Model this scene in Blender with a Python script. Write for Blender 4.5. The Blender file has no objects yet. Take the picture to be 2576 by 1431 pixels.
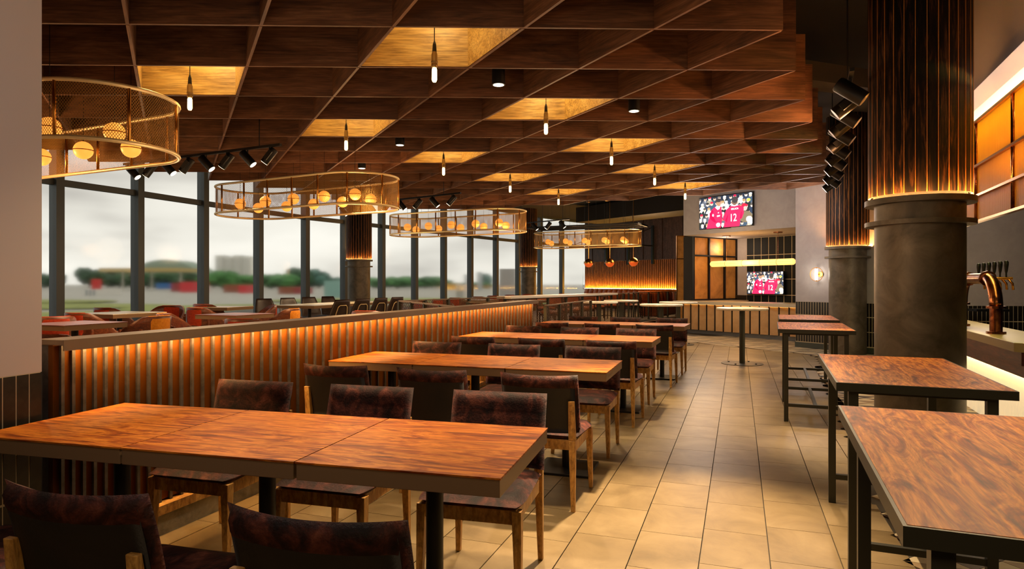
import bpy, math, random
import numpy as np
from math import sin, cos, pi, atan2, sqrt, radians
from mathutils import Vector, Matrix
random.seed(7)
S = bpy.context.scene
COL = S.collection
F, CX, HY, EYE = 1620.0, 1288.0, 712.0, 1.35      # lens in pixels of the 2576x1431 frame, eye height

# ------------------------------------------------------------------ camera, sky, exposure
cam = bpy.data.cameras.new('camera'); camo = bpy.data.objects.new('camera', cam); COL.objects.link(camo)
camo.location = (0, 0, EYE); camo.rotation_euler = (pi/2, 0, 0)
cam.sensor_width = 36; cam.lens = 36*F/2576; cam.shift_y = (HY-715.5)/2576
cam.clip_start = .05; cam.clip_end = 2000
S.camera = camo
vs = S.view_settings
vs.view_transform = 'Standard'; vs.look = 'None'; vs.gamma = 1; vs.use_curve_mapping = False; vs.exposure = 0.52
S.cycles.max_bounces = 7; S.cycles.diffuse_bounces = 3; S.cycles.glossy_bounces = 3
S.cycles.transmission_bounces = 5; S.cycles.transparent_max_bounces = 8
S.cycles.sample_clamp_indirect = 4; S.cycles.caustics_reflective = False; S.cycles.caustics_refractive = True
S.cycles.use_denoising = True

def lin(c):
    if isinstance(c, str):
        c = c.lstrip('#'); c = [int(c[i:i+2], 16)/255 for i in (0, 2, 4)]
    return tuple((x/12.92 if x <= .04045 else ((x+.055)/1.055)**2.4) for x in c[:3]) + (1,)

W = bpy.data.worlds.new('overcast_sky'); S.world = W; W.use_nodes = True
nt = W.node_tree; nt.nodes.clear()
def N(nt, t, **k):
    n = nt.nodes.new(t)
    for a, b in k.items(): setattr(n, a, b)
    return n
o_ = N(nt, 'ShaderNodeOutputWorld'); bg = N(nt, 'ShaderNodeBackground'); tc = N(nt, 'ShaderNodeTexCoord')
mp = N(nt, 'ShaderNodeMapping'); mp.inputs['Scale'].default_value = (1.6, 1.6, 6.5)
no = N(nt, 'ShaderNodeTexNoise'); no.inputs['Scale'].default_value = 1.5; no.inputs['Detail'].default_value = 4; no.inputs['Roughness'].default_value = .55
rp = N(nt, 'ShaderNodeValToRGB'); cr = rp.color_ramp
cr.elements[0].position = .33; cr.elements[0].color = lin('#aeaaa2'); cr.elements[1].position = .62; cr.elements[1].color = lin('#efece1')
e = cr.elements.new(.48); e.color = lin('#dedbd0')
nt.links.new(tc.outputs['Generated'], mp.inputs[0]); nt.links.new(mp.outputs[0], no.inputs['Vector'])
nt.links.new(no.outputs['Fac'], rp.inputs[0]); nt.links.new(rp.outputs[0], bg.inputs[0]); nt.links.new(bg.outputs[0], o_.inputs[0])
bg.inputs[1].default_value = .82

# ------------------------------------------------------------------ small helpers
def at(px, py, z):                 # ground point (X, Y) under the image point px,py of something at height z
    Y = F*(z-EYE)/(HY-py); return ((px-CX)/F*Y, Y)

MATS = {}
def mat(name, col='#808080', rough=.5, metal=0, emit=None, es=0, spec=.5, build=None, **kw):
    if name in MATS: return MATS[name]
    m = bpy.data.materials.new(name); m.use_nodes = True; MATS[name] = m
    t = m.node_tree; p = t.nodes['Principled BSDF']
    p.inputs['Base Color'].default_value = lin(col); p.inputs['Roughness'].default_value = rough
    p.inputs['Metallic'].default_value = metal; p.inputs['Specular IOR Level'].default_value = spec
    if emit: p.inputs['Emission Color'].default_value = lin(emit); p.inputs['Emission Strength'].default_value = es
    for k, v in kw.items(): p.inputs[k.replace('_', ' ')].default_value = v
    if build: build(t, p)
    return m

def tex(t, scale, noise=4, detail=5, rough=.6, dist=0, kind='noise', rnd=True):
    tc = N(t, 'ShaderNodeTexCoord'); mp = N(t, 'ShaderNodeMapping'); mp.inputs['Scale'].default_value = scale
    if rnd:
        oi = N(t, 'ShaderNodeObjectInfo'); ad = N(t, 'ShaderNodeVectorMath', operation='MULTIPLY_ADD')
        ad.inputs[1].default_value = (17, 23, 31); t.links.new(oi.outputs['Random'], ad.inputs[0]); t.links.new(tc.outputs['Object'], ad.inputs[2])
        t.links.new(ad.outputs[0], mp.inputs[0])
    else: t.links.new(tc.outputs['Object'], mp.inputs[0])
    if kind == 'noise':
        n = N(t, 'ShaderNodeTexNoise'); n.inputs['Scale'].default_value = noise; n.inputs['Detail'].default_value = detail
        n.inputs['Roughness'].default_value = rough; n.inputs['Distortion'].default_value = dist
        t.links.new(mp.outputs[0], n.inputs['Vector']); return n.outputs['Fac'], mp
    n = N(t, 'ShaderNodeTexVoronoi'); n.inputs['Scale'].default_value = noise; t.links.new(mp.outputs[0], n.inputs['Vector'])
    return n.outputs['Distance'], mp

def ramp(t, fac, stops):
    r = N(t, 'ShaderNodeValToRGB'); cr = r.color_ramp
    while len(cr.elements) < len(stops): cr.elements.new(.5)
    for e, (p, c) in zip(cr.elements, stops): e.position = p; e.color = lin(c)
    t.links.new(fac, r.inputs[0]); return r.outputs[0]

def bump(t, p, fac, strength=.2, dist=.002):
    b = N(t, 'ShaderNodeBump'); b.inputs['Strength'].default_value = strength; b.inputs['Distance'].default_value = dist
    t.links.new(fac, b.inputs['Height']); t.links.new(b.outputs[0], p.inputs['Normal'])

def mixc(t, a, b, fac, mode='MULTIPLY'):
    m = N(t, 'ShaderNodeMix', data_type='RGBA', blend_type=mode)
    if isinstance(fac, float): m.inputs[0].default_value = fac
    else: t.links.new(fac, m.inputs[0])
    t.links.new(a, m.inputs[6]); t.links.new(b, m.inputs[7]); return m.outputs[2]

def wood(stops, sc=(1, 9, 9), noise=3.0, dist=1.2, bs=.12, fine=True, knots=False):
    def b(t, p):
        f, mp = tex(t, sc, noise, 7, .62, dist)
        c = ramp(t, f, stops)
        if fine:
            g, _ = tex(t, (sc[0]*2.2, sc[1]*9, sc[2]*9), noise, 3, .6, .3)
            c = mixc(t, c, ramp(t, g, [(.30, '#8a7a70'), (.62, '#ffffff')]), .75)
            bump(t, p, g, bs)
        if knots:
            w = N(t, 'ShaderNodeTexWave', wave_type='RINGS', rings_direction='SPHERICAL'); w.inputs['Scale'].default_value = 7.0
            w.inputs['Distortion'].default_value = 9; w.inputs['Detail'].default_value = 3; w.inputs['Detail Scale'].default_value = .7
            m2 = N(t, 'ShaderNodeMapping'); m2.inputs['Scale'].default_value = (.55, 2.4, 2.4); t.links.new(mp.inputs[0].links[0].from_socket, m2.inputs[0])
            t.links.new(m2.outputs[0], w.inputs['Vector'])
            c = mixc(t, c, ramp(t, w.outputs['Fac'], [(.0, '#b8a090'), (.5, '#ffffff')]), .42)
        t.links.new(c, p.inputs['Base Color'])
    return b

def mottle(stops, noise=12, bs=.4, bd=.004, detail=6, fine=90):
    def b(t, p):
        f, _ = tex(t, (1, 1, 1), noise, detail, .65, .6)
        t.links.new(ramp(t, f, stops), p.inputs['Base Color'])
        if fine:
            g, _ = tex(t, (1, 1, 1), fine, 3, .6); bump(t, p, g, bs, bd)
    return b

class MB:
    def __init__(s): s.v = []; s.f = []
    def add(s, vs, fs):
        n = len(s.v); s.v += [tuple(v) for v in vs]; s.f += [tuple(i+n for i in f) for f in fs]; return s
    def box(s, c, d, rz=0, rx=0, ry=0, taper=None):
        x, y, z = d[0]/2, d[1]/2, d[2]/2
        tx, ty = taper or (1, 1)                      # scale of the bottom face
        P = [(-x*tx, -y*ty, -z), (x*tx, -y*ty, -z), (x*tx, y*ty, -z), (-x*tx, y*ty, -z), (-x, -y, z), (x, -y, z), (x, y, z), (-x, y, z)]
        if rz or rx or ry:
            M = Matrix.Rotation(rz, 3, 'Z') @ Matrix.Rotation(ry, 3, 'Y') @ Matrix.Rotation(rx, 3, 'X'); P = [M @ Vector(p) for p in P]
        P = [(p[0]+c[0], p[1]+c[1], p[2]+c[2]) for p in P]
        return s.add(P, [(0, 3, 2, 1), (4, 5, 6, 7), (0, 1, 5, 4), (1, 2, 6, 5), (2, 3, 7, 6), (3, 0, 4, 7)])
    def beam(s, a, b, w, h, up=(0, 0, 1)):            # a bar from a to b, w wide and h high
        a = Vector(a); b = Vector(b); d = (b-a); d.normalize(); u = Vector(up)
        sd = d.cross(u)
        if sd.length < 1e-5: sd = d.cross(Vector((1, 0, 0)))
        sd.normalize(); u = sd.cross(d)
        P = [q+sd*i*w/2+u*j*h/2 for q in (a, b) for i, j in ((-1, -1), (1, -1), (1, 1), (-1, 1))]
        return s.add(P, [(0, 1, 2, 3), (7, 6, 5, 4), (0, 4, 5, 1), (1, 5, 6, 2), (2, 6, 7, 3), (3, 7, 4, 0)])
    def prism(s, poly, z0, z1):
        n = len(poly); P = [(x, y, z0) for x, y in poly]+[(x, y, z1) for x, y in poly]
        return s.add(P, [tuple(reversed(range(n))), tuple(range(n, 2*n))]+[(i, (i+1) % n, n+(i+1) % n, n+i) for i in range(n)])
    def lathe(s, prof, n=24, c=(0, 0, 0)):
        P = []; m = len(prof)
        for i in range(n):
            a = 2*pi*i/n; P += [(c[0]+r*cos(a), c[1]+r*sin(a), c[2]+z) for r, z in prof]
        fs = [(i*m+j, ((i+1) % n)*m+j, ((i+1) % n)*m+j+1, i*m+j+1) for i in range(n) for j in range(m-1)]
        if prof[0][0] > 1e-6: fs.append(tuple(reversed([i*m for i in range(n)])))
        if prof[-1][0] > 1e-6: fs.append(tuple(i*m+m-1 for i in range(n)))
        return s.add(P, fs)
    def cyl(s, a, b, r, n=12, r2=None):
        return s.tube([a, b], r, n, rs=[r, r if r2 is None else r2])
    def tube(s, pts, r, n=8, closed=False, rs=None):
        pts = [Vector(p) for p in pts]; m = len(pts); P = []; up = None
        for i, p in enumerate(pts):
            if closed: d = pts[(i+1) % m]-pts[i-1]
            else: d = pts[min(i+1, m-1)]-pts[max(i-1, 0)]
            d.normalize()
            if up is None:
                up = Vector((0, 0, 1)) if abs(d.z) < .9 else Vector((1, 0, 0))
            sd = d.cross(up); sd.normalize(); up = sd.cross(d); up.normalize()
            rr = rs[i] if rs else r
            P += [p+sd*rr*cos(2*pi*k/n)+up*rr*sin(2*pi*k/n) for k in range(n)]
        fs = []
        for i in range(m if closed else m-1):
            j = (i+1) % m
            fs += [(i*n+k, i*n+(k+1) % n, j*n+(k+1) % n, j*n+k) for k in range(n)]
        if not closed: fs += [tuple(reversed(range(n))), tuple((m-1)*n+k for k in range(n))]
        return s.add(P, fs)
    def slab(s, fn, th, nu=12, nv=8, edge=.25, top=None):
        # closed padded sheet: fn(u,v)->point, u,v in 0..1; th thickness (or fn of u,v)
        g = [[Vector(fn(i/nu, j/nv)) for j in range(nv+1)] for i in range(nu+1)]
        A = []; B = []
        for i in range(nu+1):
            for j in range(nv+1):
                du = g[min(i+1, nu)][j]-g[max(i-1, 0)][j]; dv = g[i][min(j+1, nv)]-g[i][max(j-1, 0)]
                n = du.cross(dv); n.normalize(); u = i/nu; v = j/nv
                q = min(1, min(u, 1-u)/edge*1.0) if edge else 1; w = min(1, min(v, 1-v)/edge) if edge else 1
                k = sqrt(max(0, 1-(1-q)**3))*sqrt(max(0, 1-(1-w)**3)) if edge else 1
                t = (th(u, v) if callable(th) else th)*k/2
                A.append(g[i][j]+n*t); B.append(g[i][j]-n*t)
        m = (nu+1)*(nv+1); ix = lambda i, j: i*(nv+1)+j; fs = []
        for i in range(nu):
            for j in range(nv):
                q = (ix(i, j), ix(i+1, j), ix(i+1, j+1), ix(i, j+1)); fs.append(q); fs.append(tuple(m+x for x in reversed(q)))
        for i in range(nu):
            fs.append((ix(i+1, 0), ix(i, 0), m+ix(i, 0), m+ix(i+1, 0))); fs.append((ix(i, nv), ix(i+1, nv), m+ix(i+1, nv), m+ix(i, nv)))
        for j in range(nv):
            fs.append((ix(0, j), ix(0, j+1), m+ix(0, j+1), m+ix(0, j))); fs.append((ix(nu, j+1), ix(nu, j), m+ix(nu, j), m+ix(nu, j+1)))
        return s.add(A+B, fs)
    def mesh(s, name, smooth=False):
        me = bpy.data.meshes.new(name); me.from_pydata(s.v, [], s.f)
        if smooth: me.shade_smooth() if hasattr(me, 'shade_smooth') else None
        me.update(); return me

def rooted(me): return me
def put(name, mb, m, parent=None, smooth=False, loc=None, rz=0, bevel=0, **props):
    me = mb if isinstance(mb, bpy.types.Mesh) else mb.mesh(name)
    if not me.materials: me.materials.append(m)
    if smooth:
        for p in me.polygons: p.use_smooth = True
        if smooth == 'auto' :
            try: me.set_sharp_from_angle(angle=radians(40))
            except Exception: pass
    o = bpy.data.objects.new(name, me); COL.objects.link(o)
    if parent: o.parent = parent
    if loc: o.location = loc
    if rz: o.rotation_euler = (0, 0, rz)
    if bevel:
        b = o.modifiers.new('b', 'BEVEL'); b.width = bevel; b.segments = 2; b.limit_method = 'ANGLE'
    for k, v in props.items(): o[k] = v
    return o
def thing(name, label, cat, loc=(0, 0, 0), rz=0, group=None):
    o = bpy.data.objects.new(name, None); COL.objects.link(o); o.empty_display_size = .1
    o.location = loc; o.rotation_euler = (0, 0, rz); o['label'] = label; o['category'] = cat
    if group: o['group'] = group
    return o
def struct(name, loc=(0, 0, 0), rz=0, label=None):
    o = bpy.data.objects.new(name, None); COL.objects.link(o); o.location = loc; o.rotation_euler = (0, 0, rz); o['kind'] = 'structure'
    if label: o['label'] = label
    return o
def kids(o): return KID.get(o.name, list(o.children))
KID = {}
def copy_tree(o, parent=None, depth=0):
    if o.name not in KID: KID[o.name] = list(o.children)
    c = o.copy(); COL.objects.link(c); c.parent = parent
    for ch in KID[o.name]: copy_tree(ch, c, depth+1)
    return c
def dup(o, loc, rz, label, group=None):
    c = copy_tree(o); c.location = loc; c.rotation_euler = (0, 0, rz); c['label'] = label
    if group: c['group'] = group
    return c
def lamp(name, kind, parent, loc, power, col='#ffb35c', size=.05, spot=60, blend=.5, aim=None, **k):
    l = bpy.data.lights.new(name, kind); l.energy = power; l.color = lin(col)[:3]
    if kind == 'SPOT': l.spot_size = radians(spot); l.spot_blend = blend; l.shadow_soft_size = size
    elif kind == 'AREA': l.shape = 'RECTANGLE'; l.size = size; l.size_y = k.get('sy', size)
    else: l.shadow_soft_size = size
    o = bpy.data.objects.new(name, l); COL.objects.link(o); o.parent = parent; o.location = loc
    if aim is not None: o.rotation_euler = (Vector(aim)-Vector(loc)).to_track_quat('-Z', 'Y').to_euler()
    return o
# ------------------------------------------------------------------ materials
WT = wood([(.32, '#662806'), (.45, '#a04e10'), (.55, '#cc7c26'), (.65, '#a65612'), (.76, '#78340a')], (1, 4.5, 4.5), 3.0, 1.8, .06, knots=True)
m_table = mat('table_wood', rough=.5, spec=.14, build=WT)
m_bartop = mat('bar_table_wood', rough=.5, spec=.2, build=wood([(.32, '#6a2806'), (.44, '#a4520f'), (.54, '#d4862a'), (.64, '#ac5a12'), (.76, '#7a340a')], (1, 4, 4), 2.6, 2.2, .08, knots=True))
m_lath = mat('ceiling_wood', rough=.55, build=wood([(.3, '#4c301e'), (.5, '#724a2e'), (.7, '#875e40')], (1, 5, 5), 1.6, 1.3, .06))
m_lathlit = mat('lit_ceiling_wood', rough=.5, build=wood([(.3, '#a07a3c'), (.5, '#caa055'), (.7, '#dcb870')], (1, 5, 5), 1.6, 1.3, .06))
m_taupe = mat('taupe_edge', '#80664a', .5, .15, spec=.25)
m_leather = mat('burgundy_leather', rough=.6, spec=.18, build=mottle([(.36, '#140908'), (.48, '#2d1410'), (.58, '#4c241b'), (.72, '#72402f')], 13, .55, .004, 8, 110))
m_backblk = mat('dark_back', '#15100e', .6, build=mottle([(.35, '#0d0908'), (.65, '#211613')], 5, .3, .003, 6, 120))
m_legwood = mat('oak_legs', rough=.45, build=wood([(.3, '#9c6a34'), (.5, '#c8954c'), (.7, '#dcb26a')], (8, 8, 1), 3, .6, .05))
m_black = mat('black_metal', '#0e0e0e', .45, .3)
m_blackp = mat('black_paint', '#0a0908', .8)
m_brass = mat('brass', '#b9803a', .28, 1.0)
m_paleb = mat('pale_brass', '#e6cf9c', .4, .55)
m_copper = mat('copper', rough=.22, metal=1, build=mottle([(.3, '#3a1d14'), (.5, '#9a5f3c'), (.7, '#c98d55')], 9, .05, .001, 5, 30))
m_barsteel = mat('green_grey_steel', '#3b3a2f', .45, .35)
m_tile = mat('floor_tile', rough=.42, build=mottle([(.3, '#675639'), (.5, '#7d6a49'), (.7, '#8c7957')], 3.0, .08, .001, 7, 60))
m_grout = mat('floor_grout', '#3a3328', .8)
m_cream = mat('cream_mosaic', '#cbbd9c', .45, build=mottle([(.3, '#b8a988'), (.7, '#d4c7a7')], 6, .05, .001))
m_brownt = mat('brown_mosaic', '#35261b', .45)
m_tan = mat('tan_mosaic', '#96805f', .45)
m_wall = mat('grey_plaster', '#a39c9a', .85, build=mottle([(.3, '#9c9694'), (.7, '#aaa4a2')], 3, .08, .001, 4, 200))
m_pier = mat('warm_grey_plaster', '#b5aaa6', .9)
m_dtile = mat('dark_wall_tile', '#1d1a16', .3, build=mottle([(.35, '#15130f'), (.65, '#25211b')], 30, .15, .001, 4, 60))
m_gline = mat('pale_grout', '#c4b592', .7)
m_conc = mat('concrete', rough=.85, build=mottle([(.3, '#6a6558'), (.5, '#8a8474'), (.7, '#a09a8a')], 9, .5, .004, 8, 40))
m_dkmull = mat('mullion_grey', '#4b5153', .5, .3)
m_blackc = mat('black_ceiling', '#050505', .95)
m_trimw = mat('taupe_trim', '#77624a', .5)
m_slat = mat('dark_slat', rough=.5, build=mottle([(.35, '#2b2725'), (.65, '#4c4642')], 14, .1, .001))
m_orback = mat('amber_backing', '#5e3206', .7, spec=.1, build=mottle([(.3, '#5a3006'), (.7, '#663808')], 8, .05, .001))
m_led = mat('warm_led', '#ffb050', emit='#ff9326', es=16)
m_ledhot = mat('amber_led', '#ffb050', emit='#ffa018', es=6)
m_bulb = mat('bulb_glow', '#ffe2a0', emit='#ffd27a', es=9)
m_lens = mat('lens_glow', '#fff3d8', emit='#fff0cf', es=5)
m_globe = mat('amber_globe', '#f4b062', .35, emit='#ff9a3c', es=.95)
m_opal = mat('opal_tube', '#ffe2a8', .4, emit='#ffc468', es=1.15)
m_white = mat('white_stone', '#e6e0d4', .3)
m_marble = mat('pale_marble', rough=.3, build=mottle([(.35, '#d9ccb4'), (.6, '#efe6d2')], 5, 0, .001, 7, 0))
m_flame = mat('scorched_timber', rough=.65, spec=.15, build=wood([(.42, '#070302'), (.52, '#1a0e07'), (.62, '#4a2d16'), (.75, '#7d5028')], (9, 9, .7), 2.6, 1.5, .1))
m_coldark = mat('black_core', '#060504', .9)
m_colsteel = mat('blackened_steel', rough=.5, metal=.35, build=mottle([(.35, '#4a4336'), (.55, '#61584a'), (.75, '#74695a')], 4, .05, .001, 7, 30))
m_walnut = mat('walnut_boards', rough=.55, build=wood([(.3, '#3a2922'), (.55, '#5a4338'), (.75, '#6e5446')], (7, 7, 1), 2.2, 1, .08))
m_ribw = mat('warm_slat_wood', rough=.5, build=wood([(.3, '#6e4526'), (.6, '#96643a'), (.8, '#a87446')], (7, 7, 1), 2.2, .8, .05))
m_amberd = mat('bronze_panel', rough=.45, metal=.2, build=mottle([(.3, '#b08a58'), (.5, '#c49c68'), (.7, '#cda878')], 2.2, .03, .001, 5, 90))
m_ctop = mat('beige_worktop', '#b8ad94', .35)
m_plinth = mat('blue_grey_plinth', '#6c6d6c', .35, .4)
m_mahog = mat('mahogany', rough=.4, build=wood([(.3, '#3a160c'), (.5, '#5e2a17'), (.7, '#7d3f22')], (1, 6, 6), 2.2, 1.6, .08))
m_flute = mat('fluted_ivory', '#e2d6b8', .5)
m_orleather = mat('tan_leather', rough=.45, build=mottle([(.3, '#7a3410'), (.5, '#a8521c'), (.7, '#bf6828')], 6, .25, .003))
m_redfab = mat('rust_fabric', rough=.9, build=mottle([(.3, '#8e2408'), (.7, '#b83c12')], 40, .3, .002))
m_orfab = mat('mustard_fabric', rough=.9, build=mottle([(.3, '#c87408'), (.7, '#e29420')], 40, .3, .002))
m_tubwood = mat('red_brown_wood', rough=.4, build=wood([(.3, '#4a2010'), (.5, '#743a1c'), (.7, '#8e5028')], (1.5, 6, 6), 2.4, 1.2, .06))
m_perf = mat('bronze_mesh', '#5f3d1e', .4, .8)
m_mesh = mat('gold_mesh', '#9c7636', .5, .2)
m_choc = mat('chocolate_leather', rough=.42, build=mottle([(.3, '#1b100d'), (.7, '#332019')], 6, .2, .003))
m_glass = mat('window_glass', '#ffffff', .0, Transmission_Weight=1.0, IOR=1.12)
def _glass(t, p):
    p.inputs['Roughness'].default_value = .09
    p.inputs['Specular IOR Level'].default_value = .35
_glass(m_glass.node_tree, m_glass.node_tree.nodes['Principled BSDF'])

# ------------------------------------------------------------------ room shell
def wallbox(name, a, b, z0, z1, th, m, side=1, parent=None, kind=True):
    a = Vector((a[0], a[1])); b = Vector((b[0], b[1])); d = b-a; L = d.length; ang = atan2(d.y, d.x)
    o = put(name, MB().box((L/2, side*th/2, (z0+z1)/2), (L, th, z1-z0)), m, parent, loc=(a.x, a.y, 0), rz=ang)
    if kind and not parent: o['kind'] = 'structure'
    return o
CEIL = 4.55
# the far side curved facade : mullion points (X, Y)
MUL = [(143, 254), (346, 226), (511, 201), (650, 181), (768, 165), (866, 154), (960, 143), (1043, 134), (1116, 126), (1183, 118), (1247, 111), (1303, 105.5), (1358, 100.5), (1413, 96), (1468, 92)]
MP = [((x-CX)/F*(3078/h), 3078/h) for x, h in MUL]
MP = [(-9.75, 9.25), (-9.2, 10.65)]+MP
put('ceiling', MB().prism([(13.2, -3.1), (13.2, 34), (3.4, 34)]+[(x-.15, y+.1) for x, y in MP[::-1]]+[(-10.4, 8.1), (-4.4, -3.1)], CEIL, CEIL+.1), m_blackc, kind='structure')
# side and rear walls that close the room out of view
wallbox('wall_side', (-2.9, 2.72), (-10.2, 8.2), 0, CEIL, .1, m_pier, 1)
wallbox('wall_end', (-10.2, 8.2), (-9.75, 9.25), 0, CEIL, .1, m_pier, 1)
wallbox('wall_rear', (-4.2, -3), (13, -3), 0, CEIL, .1, m_blackp, -1)
wallbox('wall_east', (13, -3), (13, 12), 0, CEIL, .1, m_blackp, -1)
# pier beside the camera : plaster above, narrow dark tiles below
PIER = struct('wall_left', (-2.070, 2.835, 0), atan2(-.97, -.26))
PL = 6.2
put('plaster', MB().box((PL/2, -.25, .96+(CEIL-.96)/2), (PL, .5, CEIL-.96)), m_pier, PIER)
put('grout_bed', MB().box((PL/2+.004, -.2505, .48), (PL, .5, .96)), m_gline, PIER)
put('end_face', MB().box((.002, -.25, .48), (.008, .5, .958)), m_coldark, PIER)
tme = MB().box((0, 0, 0), (.0500, .016, .526)).mesh('tile')
for i in range(34):
    for z in (.428-.27, .428+.266):
        put('tile', tme, m_dtile, PIER, loc=(.028+.0565*i+.0, -.0065, z))
# main floor ----------------------------------------------------------------
TH = radians(19.4); TD = Vector((sin(TH), cos(TH))); TN = Vector((cos(TH), -sin(TH)))
put('floor_bed', MB().box((3, 17, -.06), (34, 42, .1)), m_grout, kind='structure')
FL = struct('floor', label='large beige rectangular floor tiles')
PA, PD = Vector((-2.135, 2.84))+Vector((.333, .943))*.12, Vector((.333, .943))          # slatted partition line
PN = Vector((PD.y, -PD.x))
def side_part(p): return (p-PA).dot(PN)
MB0, MBD = Vector((5.59, 12.08)), Vector((2.825, 6.785)).normalized()   # edge of the triangle mosaic, long side
MBN = Vector((MBD.y, -MBD.x))
MC0, MCD = Vector((4.16, 14.55)), Vector((1.45, -2.5)).normalized()     # its edge in front of the counter
MCN = Vector((-MCD.y, MCD.x))
def in_tiles(p): return side_part(p) > .1 and (p-MB0).dot(MBN) < 0 and (p-MC0).dot(MCN) < 0 and p.y < 19
TWd, TLn = .3245, .462
base_n = Vector((.5, 3.04)).dot(TN)
n0 = Vector(((1756-CX)/F*3.04, 3.04)).dot(TN)
l0 = Vector(((1342-CX)/F*3.385+.0, 3.385)).dot(TD)
shift = {}
tiles = []
def clip_poly(poly, pt, nrm):               # keep the side where (q-pt).nrm <= 0
    out = []; n = len(poly)
    for i in range(n):
        a = Vector(poly[i]); b = Vector(poly[(i+1) % n]); da = (a-pt).dot(nrm); db = (b-pt).dot(nrm)
        if da <= 0: out.append(tuple(a))
        if da*db < 0: q = a+(b-a)*(da/(da-db)); out.append((q.x, q.y))
    return out
for k in range(-26, 40):
    sh = (.31*k) % 1.0
    for j in range(-8, 46):
        cn = n0+(k+.5)*TWd; cl = (j+.5+sh)*TLn+l0
        c = TN*cn+TD*cl
        if c.y < -2 or c.y > 19 or abs(c.x) > 12: continue
        g = .0028; hw, hl = TWd/2-g, TLn/2-g*.6
        poly = [tuple(c+TN*a*hw+TD*b*hl) for a, b in ((-1, -1), (1, -1), (1, 1), (-1, 1))]
        full = len(poly)
        for pt, nr in ((MB0, MBN), (MC0, MCN), (PA+PN*.02, -PN)):
            poly = clip_poly(poly, pt, nr)
            if len(poly) < 3: break
        if len(poly) < 3: continue
        tiles.append((c, poly))
vis = lambda c: c.y > 1.9 and abs(c.x/c.y) < .9
tiles.sort(key=lambda t: (0 if vis(t[0]) else 1, t[0].y))
rest = MB()
tm_full = None
for q, (c, poly) in enumerate(tiles):
    if q < 300 and vis(c):
        lp = [((Vector(p)-c).dot(TN), (Vector(p)-c).dot(TD)) for p in poly]
        if len(lp) == 4 and abs(abs(lp[0][0])-TWd/2) < .004 and abs(abs(lp[2][1])-TLn/2) < .004:
            if tm_full is None: tm_full = MB().prism(lp, -.012, 0).mesh('floor_tile')
            me = tm_full
        else: me = MB().prism(lp, -.012, 0).mesh('floor_tile')
        put('tile', me, m_tile, FL, loc=(c.x, c.y, 0), rz=-TH)
    else: rest.prism(poly, -.012, 0)
put('tile_field', rest, m_tile, FL, kind='stuff')
# triangle mosaic -------------------------------------------------------------
MO = struct('floor_mosaic', label='cream and brown triangle mosaic')
NBED = MB(); tri = []
U, V = Vector((.93, -.37)).normalized(), Vector((.37, .93)).normalized()
org = Vector((2.4, 4.4)); du, dv = .30, .17
for i in range(-16, 38):
    for j in range(-40, 84):
        p = org+U*du*i+V*dv*j
        if not (0.5 < p.y < 16.5): continue
        off = U*(du/2)*(j % 2)
        a = p+off; b = a+U*du; c = a+V*dv+U*(du/2); d = b+V*dv+U*(du/2)
        for T, m in (((a, b, c), 0), ((b, d, c), 1)):
            ce = (T[0]+T[1]+T[2])/3
            if (ce-MB0).dot(MBN) < .05 and (ce-MC0).dot(MCN) < .05: continue
            if ce.x > 8.5: continue
            poly = [tuple(ce+(q-ce)*.975) for q in T]
            if min((Vector(q)-MB0).dot(MBN) for q in poly) < 0 and (ce-MC0).dot(MCN) < .05: poly = clip_poly(poly, MB0, -MBN)
            elif min((Vector(q)-MC0).dot(MCN) for q in poly) < 0 and (ce-MB0).dot(MBN) < .05: poly = clip_poly(poly, MC0, -MCN)
            if len(poly) < 3: continue
            kind = 0 if m == 0 else (1 if (i+j//2) % 3 else 2)
            tri.append((ce, poly, kind))
tri.sort(key=lambda t: (0 if (t[0].x/t[0].y < .78 and t[0].y > 3.5) else 1, t[0].y))
ms = [m_cream, m_brownt, m_tan]; rests = [MB(), MB(), MB()]
for q, (c, poly, k) in enumerate(tri):
    if q < 280: put('tile', MB().prism([(x-c.x, y-c.y) for x, y in poly], -.012, 0), ms[k], MO, loc=(c.x, c.y, 0))
    else: rests[k].prism(poly, -.012, 0)
for k, r in enumerate(rests): put(('cream_tiles', 'brown_tiles', 'tan_tiles')[k], r, ms[k], MO, kind='stuff')

# raised floor on the window side ------------------------------------------------
RZ = .16
pe = PA+PD*14.2
poly = [tuple(PA+PN*-.06), tuple(PA+PD*7.45-PN*.06), (2.4, 14.8), (3.9, 20.4), (5.9, 22.9), (8.6, 24), (7.6, 28.8), (3.8, 33.8), (.2, 29.6)]+[(x-.05, y) for x, y in MP[::-1]][4:]+[(-10.2, 8.2), (-2.9, 2.72)]
put('floor_platform', MB().prism(poly, 0.001, RZ), mat('platform_stone', rough=.5, build=mottle([(.3, '#8b8475'), (.6, '#b5ae9e'), (.75, '#4e463a')], 5, .05, .001)), kind='structure')

# partition with slats ----------------------------------------------------------------
pang = atan2(PD.y, PD.x); PLn = 7.30
PT = struct('trim_partition', (PA.x, PA.y, 0), pang, label='low slatted divider with amber glow under a taupe cap')
PT['kind'] = 'structure'
put('backing_panel', MB().box((PLn/2, .03, .62), (PLn, .03, .9)), m_orback, PT)
put('core', MB().box((PLn/2, .07, .58), (PLn, .05, 1.0)), m_slat, PT)
put('cap', MB().box((PLn/2, .018, 1.078), (PLn+.02, .175, .026)), m_trimw, PT, bevel=.004)
put('cap_lip', MB().box((PLn/2, -.067, 1.066), (PLn+.02, .006, .05)), m_trimw, PT)
put('led_strip', MB().box((PLn/2+.02, -.045, 1.061), (PLn-.12, .022, .006)), mat('partition_led', '#ffc080', emit='#ffc478', es=92), PT)
put('plinth_beam', MB().box((PLn/2, .0, .135), (PLn, .10, .05)), m_legwood, PT)
put('concrete_curb', MB().box((PLn/2, .0, .055), (PLn, .085, .11)), m_conc, PT)
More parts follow.
